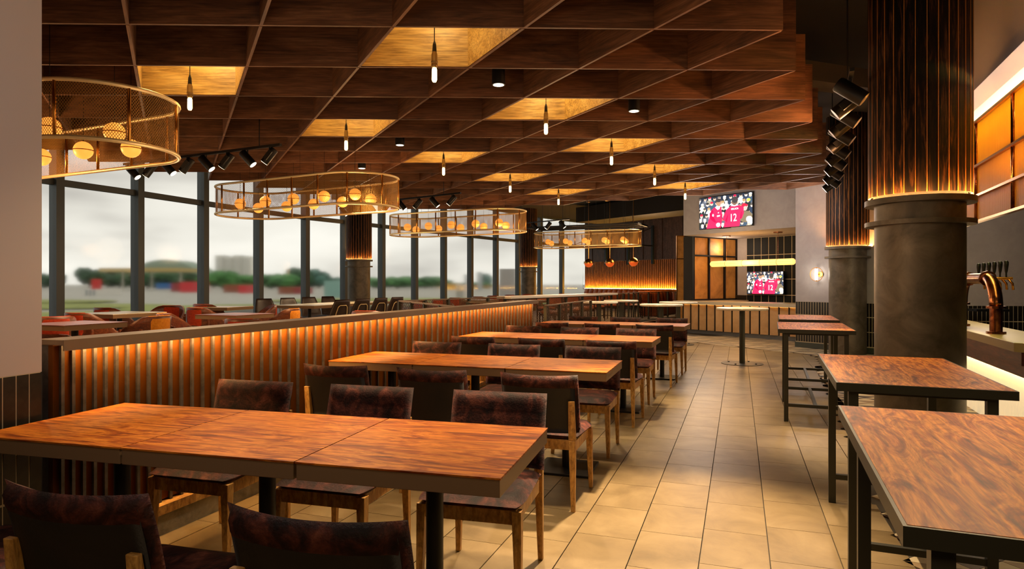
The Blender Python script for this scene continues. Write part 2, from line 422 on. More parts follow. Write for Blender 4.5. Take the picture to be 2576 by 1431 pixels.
sm = MB().box((0, 0, 0), (.016, .014, .90)).mesh('slat')
px = 130.0; ns = 0
while px < 1352:
    t_ = (px-CX)/F
    s = (PA.x-t_*PA.y)/(t_*PD.y-PD.x)
    if 0 < s < PLn: put('slat', sm, m_slat, PT, loc=(s, .004, .61)); ns += 1
    pit = 27.3 if px < 430 else (27.3-(px-430)/620*10.8 if px < 1050 else max(7.6, 16.5-(px-1050)/160*8.6))
    px += pit
# ------------------------------------------------------------------ windows
TZ = 3.25; TOPW = 4.48; SILL = .34
paneB = {}
for i in range(len(MP)-1):
    (x0, y0), (x1, y1) = MP[i], MP[i+1]; L = sqrt((x1-x0)**2+(y1-y0)**2); a = atan2(y1-y0, x1-x0)
    wn = struct('window_%d' % (i+1), (x0, y0, 0), a)
    put('mullion', MB().box((0, 0, (TOPW+RZ)/2), (.15, .22, TOPW-RZ)), m_dkmull, wn)
    put('transom', MB().box((L/2, .02, TZ), (L, .1, .12)), m_dkmull, wn)
    put('sill', MB().box((L/2, 0, RZ+.09), (L, .2, .18)), m_dkmull, wn)
    put('head_rail', MB().box((L/2, 0, TOPW+.03), (L, .2, .1)), m_dkmull, wn)
    put('glass_pane', MB().box((L/2, 0, (SILL+TZ-.06)/2), (L-.12, .012, TZ-.06-SILL)), m_glass, wn)
    put('upper_pane', MB().box((L/2, 0, (TOPW+TZ+.06)/2), (L-.12, .012, TOPW-TZ-.06)), m_glass, wn)
# ------------------------------------------------------------------ far wall with slats and walnut boards
SA, SB = Vector((3.75, 33.2)), Vector((7.45, 28.1)); sd = SB-SA; SL = sd.length; sang = atan2(sd.y, sd.x)
FW = struct('wall_back', (SA.x, SA.y, 0), sang)
put('backing', MB().box((SL/2, .10, CEIL/2), (SL, .1, CEIL)), mat('slat_back', '#2a1a10', .7), FW)
sm = MB().box((0, 0, 0), (.05, .05, 1.30)).mesh('slat')
nsl = 56
for i in range(nsl): put('slat', sm, m_ribw, FW, loc=((i+.5)*SL/nsl, .01, 1.76))
bw = SL/11
for i in range(11):
    put('board', MB().box((0, 0, 0), (bw-.03, .05, CEIL-2.46)), m_walnut, FW, loc=((i+.5)*bw, .02+(.025 if i % 2 else 0), (CEIL+2.46)/2))
put('ledge_trim', MB().box((SL/2, -.02, 2.43), (SL, .1, .04)), m_walnut, FW)
put('led_strip', MB().box((SL/2, -.07, 1.085), (SL-.15, .03, .012)), mat('wall_led', '#ffb020', emit='#ffb440', es=300), FW)
put('led_shelf', MB().box((SL/2, -.06, 1.06), (SL, .14, .03)), m_ribw, FW)
put('side_return', MB().box((SL+.12, -.3, .5), (.12, .7, 1.0)), m_ribw, FW)
# ------------------------------------------------------------------ television bulkhead, alcove, tiled wall
A0, A1 = Vector((4.66, 17.5)), Vector((6.545, 14.83)); ad = (A1-A0).normalized(); AL = (A1-A0).length; aang = atan2(ad.y, ad.x)
AN = Vector((-ad.y, ad.x))                     # into the alcove
BK = struct('trim_bulkhead', (A0.x, A0.y, 0), aang)
put('face', MB().box((AL/2+.6, 1.5, (2.64+CEIL)/2), (AL+1.2, 3.0, CEIL-2.64)), m_wall, BK)
AB = A0+AN*2.3
WB = struct('wall_alcove', (AB.x, AB.y, 0), aang)
put('plaster', MB().box((AL/2, .1, 1.4), (AL+1.6, .1, 2.8)), m_wall, WB)
x_t0 = .36; TLW = (AL+.35-x_t0)
put('grout_bed', MB().box((x_t0+TLW/2, .04, 1.32), (TLW, .05, 2.64)), m_gline, WB)
ntx = 14; tw = TLW/ntx
zr = [.55, 1.16, 1.60, 2.12, 2.64]
zr = [.20, .84, 1.34-.2, 1.60, 2.16, 2.66]
zr = [.30, 1.02, 1.46, 2.14, 2.64]
for r in range(len(zr)-1):
    tme = MB().box((0, 0, 0), (tw-.018, .02, zr[r+1]-zr[r]-.018)).mesh('tile')
    for i in range(ntx): put('tile', tme, mat('blue_black_tile', '#101415', .55, spec=.2), WB, loc=(x_t0+(i+.5)*tw, .020, (zr[r]+zr[r+1])/2))
put('low_splash', MB().box((.05, .03, .93), (.6, .04, .14)), m_dtile, WB)
# right hand wall with wainscot (runs from beside the alcove towards the bar)
R0, R1 = Vector((6.02, 13.67)), Vector((7.62, 11.13)); rd = R1-R0; RL = rd.length; rang = atan2(rd.y, rd.x)
RW = struct('wall_right', (R0.x, R0.y, 0), rang)
put('plaster', MB().box((RL/2, .75, (CEIL+.96)/2), (RL, 1.5, CEIL-.96)), m_wall, RW)
put('grout_bed', MB().box((RL/2, .7505, .48), (RL, 1.5, .96)), m_gline, RW)
nt_ = 52; tw = RL/nt_
for z0, z1 in ((.12, .405), (.405, .69), (.69, .965)):
    tme = MB().box((0, 0, 0), (tw-.012, .014, z1-z0-.014)).mesh('tile')
    for i in range(nt_): put('tile', tme, m_dtile, RW, loc=((i+.5)*tw, .003, (z0+z1)/2))
put('skirting', MB().box((RL/2, -.01, .055), (RL, .03, .11)), mat('green_skirting', '#3a4038', .5), RW)
# wall behind the bar
Q0, Q1 = Vector((7.62, 11.13)), Vector((13, 10.55)); qd = Q1-Q0; QL = qd.length; qang = atan2(qd.y, qd.x)
QW = struct('wall_bar', (Q0.x, Q0.y, 0), qang)
QW.name = 'wall_far_right'
put('plaster', MB().box((QL/2, .1, (CEIL+.96)/2), (QL, .2, CEIL-.96)), m_wall, QW)
put('grout_bed', MB().box((QL/2, .1005, .48), (QL, .2, .96)), m_gline, QW)
nt_ = 60; tw = .072
for z0, z1 in ((.12, .405), (.405, .69), (.69, .965)):
    tme = MB().box((0, 0, 0), (tw-.010, .014, z1-z0-.014)).mesh('tile')
    for i in range(nt_ if z0 > .3 else 20): put('tile', tme, m_dtile, QW, loc=((i+.5)*tw-.4, .003, (z0+z1)/2))
# closing wall behind the bronze doors and walnut wall
wallbox('wall_far', (7.5, 28.1), (8.4, 17.0), 0, CEIL, .1, m_blackp, 1)
# ------------------------------------------------------------------ coffered timber ceiling
GZ, GH, GT = 3.2, .66, .022
def P(i, j): return Vector((-2.753+.947*j-.458*i, 4.61+.873*i+.022*j))
GR = thing('coffered_ceiling', 'timber coffered ceiling of deep crossing boards on a skewed grid', 'ceiling grid')
def jr(i):
    a = max(i-7, -4) if i >= 4 else -4
    b = 5+i if i <= 8 else {9: 13, 10: 12, 11: 11, 12: 10, 13: 9}[i]
    return a, max(b, 3)
rows = range(-5, 14)
pu = P(0, 1)-P(0, 0); pv = P(1, 0)-P(0, 0)
ba = pu.length; bb = pv.length; ra = atan2(pu.y, pu.x); rb = atan2(pv.y, pv.x)
ame = {}
for i in rows:
    a, b = jr(i); n = b-a
    if n <= 0: continue
    if n not in ame: ame[n] = MB().box((0, 0, 0), (n*ba, GT, GH)).mesh('board')
    c = (P(i, a)+P(i, b))/2
    put('board', ame[n], m_lath, GR, loc=(c.x, c.y, GZ+GH/2+.002), rz=ra)
bme = MB().box((0, 0, 0), (bb-GT*1.2, GT, GH)).mesh('cross_board')
for i in rows:
    if i+1 not in rows: continue
    a = max(jr(i)[0], jr(i+1)[0]); b = min(jr(i)[1], jr(i+1)[1])
    for j in range(a, b+1):
        c = (P(i, j)+P(i+1, j))/2
        put('cross_board', bme, m_lath, GR, loc=(c.x, c.y, GZ+GH/2), rz=rb)
def cell(i, j): return (P(i, j)+P(i+1, j+1))/2
LIT = [(0, 2), (1, 0), (2, 4), (3, 2), (4, 6), (5, 4), (6, 8), (7, 6), (8, 10), (9, 8)]
# lining of the bulb coffers, lamplight put into its paler wood colour; small lamp inside
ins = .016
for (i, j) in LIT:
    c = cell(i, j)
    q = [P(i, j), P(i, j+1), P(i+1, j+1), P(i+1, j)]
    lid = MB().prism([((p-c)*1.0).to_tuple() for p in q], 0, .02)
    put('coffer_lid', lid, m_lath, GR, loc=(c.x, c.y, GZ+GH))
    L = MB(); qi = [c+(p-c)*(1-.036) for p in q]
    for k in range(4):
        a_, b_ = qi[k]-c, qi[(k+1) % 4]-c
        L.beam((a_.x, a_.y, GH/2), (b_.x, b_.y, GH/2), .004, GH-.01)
    put('coffer_lit_lining', L, m_lathlit, GR, loc=(c.x, c.y, GZ+.004))
    r_, = [0]
b0 = thing('bulb_pendant', '', 'pendant light', (0, 0, 0), group='bare bulb pendants under lit coffers')
put('cord', MB().cyl((0, 0, .28), (0, 0, .96), .004, 6), m_black, b0)
put('cord_grip', MB().lathe([(.004, .33), (.014, .30), (.018, .24), (.012, .235)], 10), m_black, b0)
put('socket', MB().lathe([(.018, .24), (.024, .22), (.024, .17), (.028, .165), (.028, .155), (.024, .15), (.026, .14), (.026, .13), (.022, .12), (.018, .115)], 12), mat('brass_socket', '#8c7448', .4, .8), b0, 'auto')
put('bulb', MB().lathe([(.014, .12), (.02, .10), (.021, .02), (.014, .003), (0.0, 0)], 12), m_bulb, b0, True)
ordn = ['first', 'second', 'third', 'fourth', 'fifth', 'sixth', 'seventh', 'eighth', 'ninth', 'tenth', 'eleventh', 'twelfth']
BL = {(0, 2): 'beside the black downlight, hanging in the largest lit coffer', (1, 0): 'beside the round mesh lantern near the grey pier',
      (2, 4): 'between the two biggest black downlights', (3, 2): 'above the spotlight track, small', (4, 6): 'in mid ceiling below the second black downlight',
      (5, 4): 'above the second mesh lantern end', (6, 8): 'in the row leading to the television wall, middle one', (7, 6): 'over the third mesh lantern',
      (8, 10): 'directly beside the upper television', (9, 8): 'smallest, at the far timber ceiling edge'}
for q, (i, j) in enumerate(LIT):
    c = cell(i, j); lb = 'slim glowing tube bulb pendant '+BL[(i, j)]
    if q == 0: o = b0; o.location = (c.x, c.y, 2.94); o['label'] = lb; bulb0 = o
    else: o = dup(b0, (c.x, c.y, 2.94), 0, lb)
    lamp('coffer_lamp', 'POINT', o, (0, 0, .78), 9, '#ffe2a0', .05)
# black surface downlights
d0 = thing('downlight', '', 'downlight', (0, 0, 0), group='black cylinder downlights in the timber ceiling')
put('housing', MB().lathe([(.052, .0), (.062, 0), (.062, .20), (0, .20)], 24), m_black, d0, 'auto')
put('lens', MB().lathe([(0, -.003), (.05, -.002)], 20), m_lens, d0)
put('stem', MB().cyl((0, 0, .2), (0, 0, 1.36), .008, 6), m_black, d0)
DL = [((1, 3), 'largest black cylinder downlight set in the timber coffers'), ((2, 5), 'black cylinder downlight in the timber ceiling, next in size to the biggest'),
      ((4, 3), 'small black cylinder downlight above the second mesh lantern'), ((6, 3), 'smallest black cylinder downlight just over the second mesh lantern rim')]
for q, ((i, j), lb) in enumerate(DL):
    c = cell(i, j)
    if q == 0: o = d0; o.location = (c.x, c.y, 3.195); o['label'] = lb
    else: o = dup(d0, (c.x, c.y, 3.195), 0, lb)
    lamp('lamp_light', 'SPOT', o, (0, 0, -.01), (150, 170, 120, 90)[q], '#ffe0b0', .05, 70, .7, aim=(0, 0, -3))
# ------------------------------------------------------------------ dining tables
def rr(w, d, r, n=4):
    p = []
    for cx, cy, a0 in ((w/2-r, d/2-r, 0), (-w/2+r, d/2-r, 90), (-w/2+r, -d/2+r, 180), (w/2-r, -d/2+r, 270)):
        for k in range(n+1): a = radians(a0+90*k/n); p.append((cx+r*cos(a), cy+r*sin(a)))
    return p
t0 = thing('dining_table', '', 'table', (0, 0, 0), group='square timber dining tables in rows of three')
put('tabletop', MB().box((0, 0, .757), (.706, .706, .006)), m_table, t0)
put('edge_band', MB().box((0, 0, .7265), (.700, .700, .055)), m_taupe, t0, bevel=.002)
put('pedestal', MB().cyl((0, 0, .012), (0, 0, .70), .032, 20), m_black, t0, 'auto')
put('top_plate', MB().box((0, 0, .692), (.32, .32, .014)), m_black, t0)
put('base_plate', MB().box((0, 0, .009), (.40, .40, .018)), m_black, t0, bevel=.003)
# ------------------------------------------------------------------ dining chair (sits facing +Y, backrest centre at y=0)
c0 = thing('dining_chair', '', 'chair', (0, 0, 0), group='burgundy leather dining chairs')
def bk(u, v):
    x = (u-.5)*.484; sag = .042*(1-(2*u-1)**2)
    z = .455+.355*v-.008*(1-(2*u-1)**2)*v
    y = -sag-.018-.075*v**1.5+.028
    return (x, y, z)
put('backrest', MB().slab(bk, lambda u, v: .046+.014*(v > .8), 18, 12, .16), m_leather, c0, True)
def bk2(u, v):
    p = bk(.035+.93*u, .0+.90*v); return (p[0], p[1]-.024, p[2])
put('back_panel', MB().slab(bk2, .012, 14, 8, .08), m_backblk, c0, True)
for sx in (-.095, .095):
    p = bk(.5+sx/.484, .30)
    put('button', MB().lathe([(0, .008), (.009, .005), (.011, 0)], 10).mesh('button'), m_leather, c0, True, loc=(p[0], p[1]+.020, p[2])).rotation_euler = (-pi/2+.15, 0, 0)
def st(u, v):
    x = (u-.5)*(.48-.03*(1-v)); y = -.005+.455*v
    k = .0
    if v > .75: x *= 1-.10*((v-.75)/.25)**2
    return (x, y, .432-.010*sin(pi*u)*sin(pi*v)-.012*v)
put('seat', MB().slab(st, .072, 16, 14, .22), m_leather, c0, True)
fr = MB()
for a, b in (((-.20, .02, .375), (.20, .02, .375)), ((-.195, .42, .372), (.195, .42, .372)), ((-.205, .0, .375), (-.20, .43, .372)), ((.205, .0, .375), (.20, .43, .372))): fr.beam(a, b, .022, .062)
put('seat_frame', fr, m_legwood, c0, bevel=.002)
def leg(top, bot, w0, w1, d0, d1):
    a, b = Vector(top), Vector(bot); P_ = []
    for q, w, d in ((b, w1, d1), (a, w0, d0)):
        P_ += [q+Vector((i*w/2, j*d/2, 0)) for i, j in ((-1, -1), (1, -1), (1, 1), (-1, 1))]
    return MB().add(P_, [(0, 3, 2, 1), (4, 5, 6, 7), (0, 1, 5, 4), (1, 2, 6, 5), (2, 3, 7, 6), (3, 0, 4, 7)])
for sx in (-1, 1):
    put('leg', leg((sx*.212, .415, .40), (sx*.222, .43, 0), .042, .024, .046, .026), m_legwood, c0, bevel=.003)
    m_ = MB(); rl = [((sx*.205, -.075, .655), .036, .020), ((sx*.205, -.045, .42), .042, .036), ((sx*.212, -.055, .0), .024, .026)]
    for (p0, w0, d0_), (p1, w1, d1_) in zip(rl[:-1], rl[1:]):
        q = leg(p0, p1, w0, w1, d0_, d1_); m_.add(q.v, q.f)
    put('rear_leg', m_, m_legwood, c0, bevel=.003)
KID[c0.name] = list(c0.children)
rowR = [((.056, 2.286), 14.9), ((.733, 4.58), 18.0), ((1.524, 6.78), 20.0), ((2.47, 9.06), 22.0)]
rn = ['first', 'second', 'third', 'fourth']
used_t = used_c = False
pn = ['at the aisle end', 'in the middle', 'at the slatted divider end']
for r, ((rx, ry), dg) in enumerate(rowR):
    a = radians(dg); ax = Vector((cos(a), -sin(a))); nn = Vector((sin(a), cos(a)))
    for k in range(3):
        c = Vector((rx, ry))-ax*(.353+.711*k)
        lb = 'square wooden table %s of the %s dining row' % (pn[k], rn[r])
        if not used_t: t0.location = (c.x, c.y, 0); t0.rotation_euler = (0, 0, -a); t0['label'] = lb; used_t = True; tb0 = t0
        else: dup(t0, (c.x, c.y, 0), -a, lb)
        for s in (-1, 1):
            p = c+nn*s*.80
            jit = random.uniform(-.02, .02)
            p = p+ax*(jit+(.045 if s < 0 else .015))
            lb = 'burgundy leather chair %s of the %s row, on the side %s the bar tap wall' % (pn[k], rn[r], 'x')
            lb = 'burgundy chair %s, %s dining row, %s' % (pn[k].replace('at the ', 'by the '), rn[r], 'showing its dark back panel' if s < 0 else 'showing its buttoned front')
            rz = -a if s < 0 else -a+pi
            if not used_c: c0.location = (p.x, p.y, 0); c0.rotation_euler = (0, 0, rz); c0['label'] = lb; used_c = True
            else: dup(c0, (p.x, p.y, 0), rz+random.uniform(-.02, .02), lb)
# ------------------------------------------------------------------ steel framed bar tables
def bar_table(c, a, lb):
    t = thing('bar_table', lb, 'table', (c[0], c[1], 0), a, 'steel framed wooden bar tables')
    w, l, h = .675, 1.265, .903
    put('tabletop', MB().box((0, 0, 0), (l-.016, w-.016, .012)).mesh('tabletop'), m_bartop, t, loc=(0, 0, h-.005), rz=pi/2)
    m = MB()
    for sx in (-1, 1): m.box((sx*(w/2-.004), 0, h-.019), (.008, l, .038)); m.box((0, sx*(l/2-.004), h-.019), (w-.016, .008, .038))
    put('edge_band', m, m_barsteel, t)
    for sx in (-1, 1):
        for sy in (-1, 1): put('leg', MB().box((sx*(w/2-.075), sy*(l/2-.075), (h-.03)/2), (.04, .04, h-.03)), m_barsteel, t)
    for sy in (-1, 1): put('stretcher', MB().box((0, sy*(l/2-.075), .16), (w-.19, .03, .03)), m_barsteel, t)
    put('long_stretcher', MB().box((0, 0, .16), (.03, l-.18, .03)), m_barsteel, t)
    put('under_frame', MB().box((0, 0, h-.045), (w-.12, l-.12, .02)), m_barsteel, t)
    return t
BT = [((1.27, 1.646), 'largest steel framed wooden bar table, closest to the wide column'), ((2.01, 3.36), 'steel framed bar table standing against the wide scorched column'),
      ((3.135, 6.72), 'steel framed bar table with open stretchers on the tile and mosaic border'), ((3.85, 8.42), 'steel framed bar table beside the slimmer column, before the beige counter')]
for c, lb in BT: bar_table(c, -radians(22), lb)
# ------------------------------------------------------------------ round marble tables
r0 = thing('round_table', '', 'table', (0, 0, 0), group='round marble poseur tables')
put('tabletop', MB().lathe([(0, .90), (.40, .90), (.415, .908), (.415, .93), (.405, .938), (0, .938)], 40), m_marble, r0, 'auto')
put('post', MB().cyl((0, 0, .012), (0, 0, .90), .045, 20), m_barsteel, r0, 'auto')
put('base_plate', MB().lathe([(0, 0), (.335, 0), (.335, .008), (.05, .013), (0, .013)], 40), m_barsteel, r0, 'auto')
for k in range(4):
    a = pi/4+k*pi/2; put('bolt', MB().lathe([(.016, .009), (.016, .022), (0, .025)], 8, (.24*cos(a), .24*sin(a), 0)), m_black, r0)
RT = [((3.86, 10.8), 'round marble high table in front of the beige panelled counter'), ((2.92, 12.6), 'round marble table closest behind the fourth dining row'),
      ((1.95, 14.4), 'round marble table below the white ledge end'), ((3.67, 14.2), 'round marble table touching the view of the counter corner'),
      ((2.64, 15.6), 'round marble table farthest from the dining rows')]
for q, (c, lb) in enumerate(RT):
    if q == 0: r0.location = (*c, 0); r0['label'] = lb
    else: dup(r0, (*c, 0), .3*q, lb)
# ------------------------------------------------------------------ columns
def column(x, y, lb, hi=True):
    c = thing('column', lb, 'column', (x, y, 0)); r, R = .327, .40
    put('shaft', MB().lathe([(0, 0), (r, 0), (r, 2.0), (0, 2.0)], 48 if hi else 28), m_colsteel, c, 'auto')
    put('collar', MB().lathe([(r-.01, 2.0), (R, 2.0), (R, 2.046), (R-.003, 2.046), (R-.003, 2.022), (r-.01, 2.022)], 48), m_colsteel, c, 'auto')
    put('lower_collar', MB().lathe([(r-.01, 1.825), (R, 1.825), (R, 1.862), (r-.01, 1.862)], 48), m_colsteel, c, 'auto')
    put('inner_core', MB().lathe([(.335, 2.03), (.335, CEIL), (0, CEIL)], 32), m_coldark, c)
    n = 30; cw = 2*pi*.362/n
    bm = MB().box((0, 0, 0), (cw-.012, .018, CEIL-2.07)).mesh('board'); ed = MB().box((0, 0, 0), (.006, .014, CEIL-2.07)).mesh('edge_strip')
    for k in range(n):
        a = 2*pi*k/n
        put('board', bm, m_flame, c, loc=(.362*cos(a), .362*sin(a), (CEIL+2.07)/2), rz=a+pi/2+.06)
        a += pi/n
        put('edge_strip', ed, mat('edge_veneer', '#a06628', .5), c, loc=(.367*cos(a), .367*sin(a), (CEIL+2.07)/2), rz=a+pi/2)
    put('led_ring', MB().tube([(.388*cos(2*pi*k/48), .388*sin(2*pi*k/48), 2.034) for k in range(48)], .006, 6, True), mat('ring_led', '#ff9a40', emit='#ffb060', es=420), c)
def collar_fills(c, n, p):  # unseen spots added outside the collar rim to strengthen the glow on the boards
    for k in range(n):
        a = 2*pi*(k+.5)/n; lamp('collar_fill', 'SPOT', c, (.425*cos(a), .425*sin(a), 2.052), p, '#ffa84a', .012, 150, .8, aim=(.36*cos(a), .36*sin(a), 2.5))
_cols = []
column(3.40, 5.38, 'widest round column with scorched timber cladding above a steel collar')
column(6.46, 12.4, 'round timber clad column between the wall sconce and the widest column')
column(-4.56, 19.2, 'timber clad column before the windows behind the black shell chairs')
column(.72, 27.9, 'small distant timber clad column beside the last windows')
for _o in [o for o in COL.objects if o.name.split('.')[0] == 'column']: collar_fills(_o, 14 if _o.location.y < 13 else 8, 4.0)
# ------------------------------------------------------------------ ring lanterns
def stad(s, r, n=20):
    p = []
    for k in range(n+1): a = -pi/2+pi*k/n; p.append((s+r*cos(a), r*sin(a)))
    for k in range(n+1): a = pi/2+pi*k/n; p.append((-s+r*cos(a), r*sin(a)))
    return p
LS, LR, ZB, ZT = 1.156, .596, 2.497, 2.95
sp = stad(LS, LR)
l0_ = thing('mesh_lantern', '', 'chandelier', (0, 0, 0), group='oval gold mesh lanterns')
for z in (ZB, ZT): put('ring', MB().tube([(x, y, z) for x, y in sp], .018, 8, True), m_paleb, l0_, True)
per = [0]
for k in range(len(sp)):
    a, b = Vector(sp[k]), Vector(sp[(k+1) % len(sp)]); per.append(per[-1]+(b-a).length)
PERI = per[-1]
def sp_at(d):
    d %= PERI
    for k in range(len(sp)):
        if per[k+1] >= d: break
    a, b = Vector(sp[k]), Vector(sp[(k+1) % len(sp)]); return a+(b-a)*((d-per[k])/max(1e-9, per[k+1]-per[k]))
NP = 16
for k in range(NP):
    p = sp_at(PERI*(k+.5)/NP)
    put('upright', MB().cyl((p.x, p.y, ZB), (p.x, p.y, ZT), .014, 8), m_brass, l0_, True)
mm = MB(); NS = 400; seg = 12; w = .0052; turns = NS*.045
H = ZT-ZB; span = H*.72
for k in range(NS):
    for sg in (-1, 1):
        v = []
        for q in range(seg+1):
            t = q/seg; d = PERI*k/NS+sg*span*(t-.5); p = sp_at(d); z = ZB+H*t
            v += [(p.x, p.y, z-w*.5), (p.x, p.y, z+w*.5)]
            t2 = sp_at(d+w*.9); v[-1] = (t2.x, t2.y, z)
            v[-2] = (p.x, p.y, z)
        mm.add(v, [(2*q, 2*q+2, 2*q+3, 2*q+1) for q in range(seg)])
put('mesh_skin', mm, m_mesh, l0_, kind='stuff')
for sx in (-.9, .9):
    for sy in (-1, 1): put('suspension_wire', MB().cyl((sx*.6, sy*LR, ZT), (sx*.6, sy*LR, 4.548), .0025, 4), m_black, l0_)
LN = [((-4.63, 6.12), 25, 'gold mesh oval lantern cut by the grey pier, largest'), ((-3.36, 10.38), 28, 'gold mesh oval lantern over the pale table and rust banded chairs, second in size'),
      ((-1.30, 14.9), 28, 'gold mesh oval lantern between the two window side columns'), ((2.34, 20.3), 27, 'smallest gold mesh oval lantern before the walnut wall')]
gl0 = thing('globe_pendant', '', 'pendant light', (0, 0, 0), group='amber globe pendants')
put('globe', MB().lathe([(0, -.088)]+[(.088*cos(a), .088*sin(a)) for a in [radians(d) for d in range(-75, 90, 15)]]+[(0, .088)], 20), m_globe, gl0, True)
put('brass_band', MB().lathe([(.0875, -.004), (.092, -.004), (.092, .004), (.0875, .004), (.0875, -.004)], 24), m_brass, gl0)
put('cord', MB().cyl((0, 0, .078), (0, 0, 3.9-2.62), .0028, 5), m_black, gl0)
put('canopy', MB().lathe([(0, 1.27), (.06, 1.275), (.062, 1.295), (0, 1.30)], 16), m_copper, gl0)
usedg = False
lname = ['largest', 'second largest', 'third largest', 'smallest']
for q, ((x, y), dg, lb) in enumerate(LN):
    if q == 0: l0_.location = (x, y, 0); l0_.rotation_euler = (0, 0, -radians(dg)); l0_['label'] = lb
    else: dup(l0_, (x, y, 0), -radians(dg), lb)
    a = radians(dg); ax = Vector((cos(a), -sin(a))); nn = Vector((sin(a), cos(a)))
    offs = [(-1.28, .2), (-1.22, -.22), (-.66, .26), (-.60, -.24), (-.02, .24), (.04, -.25), (.60, .25), (.68, -.24), (1.2, .22), (1.26, -.2)]
    if q == 0: offs = [((Vector(w_)-Vector((x, y))).dot(ax), (Vector(w_)-Vector((x, y))).dot(nn)) for w_ in ((-4.86, 6.65), (-4.28, 6.43), (-3.87, 5.39), (-3.5, 5.67), (-3.68, 6.22), (-5.2, 6.3))]
    for m_i, (u, v) in enumerate(offs):
        p = Vector((x, y))+ax*u+nn*v; zz = 2.66+(.015 if m_i % 2 else -.01)
        glb = 'glowing amber globe, %s along inside the %s mesh lantern' % (ordn[m_i] if m_i else 'first', lname[q])
        if not usedg: gl0.location = (p.x, p.y, zz); gl0['label'] = glb; gl0['group'] = 'amber globes inside the mesh lanterns'; usedg = True; g = gl0
        else: g = dup(gl0, (p.x, p.y, zz), 0, glb)
    lamp('glow_light', 'POINT', g, (0, 0, -.3), 45, '#ffc080', .2)
# ------------------------------------------------------------------ track spots
hd0 = None
def head_mesh():
    return [('housing', MB().lathe([(.047, 0), (.05, .0), (.05, .20), (.044, .21), (0, .21)], 20), m_black, 'auto'), ('lens', MB().lathe([(0, -.003), (.045, -.002)], 16), m_lens, False),
            ('driver_box', MB().box((.058, 0, .11), (.03, .05, .12)), m_black, False)]
HM = [(n, m.mesh(n), mt, s) for n, m, mt, s in head_mesh()]
spot_n = 0
def track(a, b, z, n, lb, heads, power=None, first=0, ztop=CEIL, dim=False):
    global spot_n
    a, b = Vector(a), Vector(b); L = (b-a).length; an = atan2((b-a).y, (b-a).x)
    t = thing('lighting_track', lb, 'track light', (a.x, a.y, z), an)
    put('rail', MB().box((L/2, 0, 0), (L, .035, .03)), m_black, t)
    for s in (.12, .88): put('drop_rod', MB().cyl((L*s, 0, .015), (L*s, 0, ztop-z), .006, 6), m_black, t)
    for k in range(n):
        s = L*(k+.5)/n+first; sw, ti = heads(k)
        h = bpy.data.objects.new('spotlight_head', None); COL.objects.link(h); h.parent = t; h.location = (s, 0, -.12)
        h.rotation_euler = (ti, 0, sw-an)
        if dim: h.scale = (1.28, 1.28, 1.2)
        for nme, me, mt, sm_ in HM:
            if dim and nme == 'lens': me = me.copy(); me.materials.clear(); mt = mat('dim_lens', '#8c8478', .3)
            o = put(nme, me, mt, h, sm_, loc=(0, 0, -.105))
        put('bracket', MB().cyl((s, 0, -.015), (s, 0, -.11), .009, 6), m_black, t)
        if power and power(k): lamp('spot_light', 'SPOT', h, (0, 0, -.11), power(k), '#ffbf78', .04, 50, .6, aim=(0, 0, -3))
    return t
# heads tilt alternately one way and the other
track((-5.45, 9.05), (-2.79, 7.77), 3.02, 8, 'black spotlight track with eight heads beyond the largest mesh lantern', lambda k: (radians(90 if k % 2 == 0 else -90), radians(-42 if k % 2 == 0 else -38)), lambda k: 70 if k in (2, 5) else 0)
track((-3.8, 14.0), (-.95, 11.93), 3.02, 8, 'black spotlight track between the second and third mesh lanterns', lambda k: (radians(90 if k % 2 == 0 else -90), radians(-40)), lambda k: 60 if k in (2, 6) else 0)
track((.1, 18.2), (1.5, 16.8), 3.02, 4, 'short black spotlight track before the third column', lambda k: (radians(80 if k % 2 else -90), radians(-38)), lambda k: 0)
def prow(k): return {0: 230, 2: 420, 3: 0, 4: 380, 6: 330, 8: 300, 10: 260, 12: 220}.get(k, 0)
CT = track((2.72, 5.15), (5.25, 10.6), 3.06, 14, 'long black track of paired spotlights along the timber ceiling edge', lambda k: (radians(62 if k % 2 == 0 else -118), radians(-52)), None, dim=True)
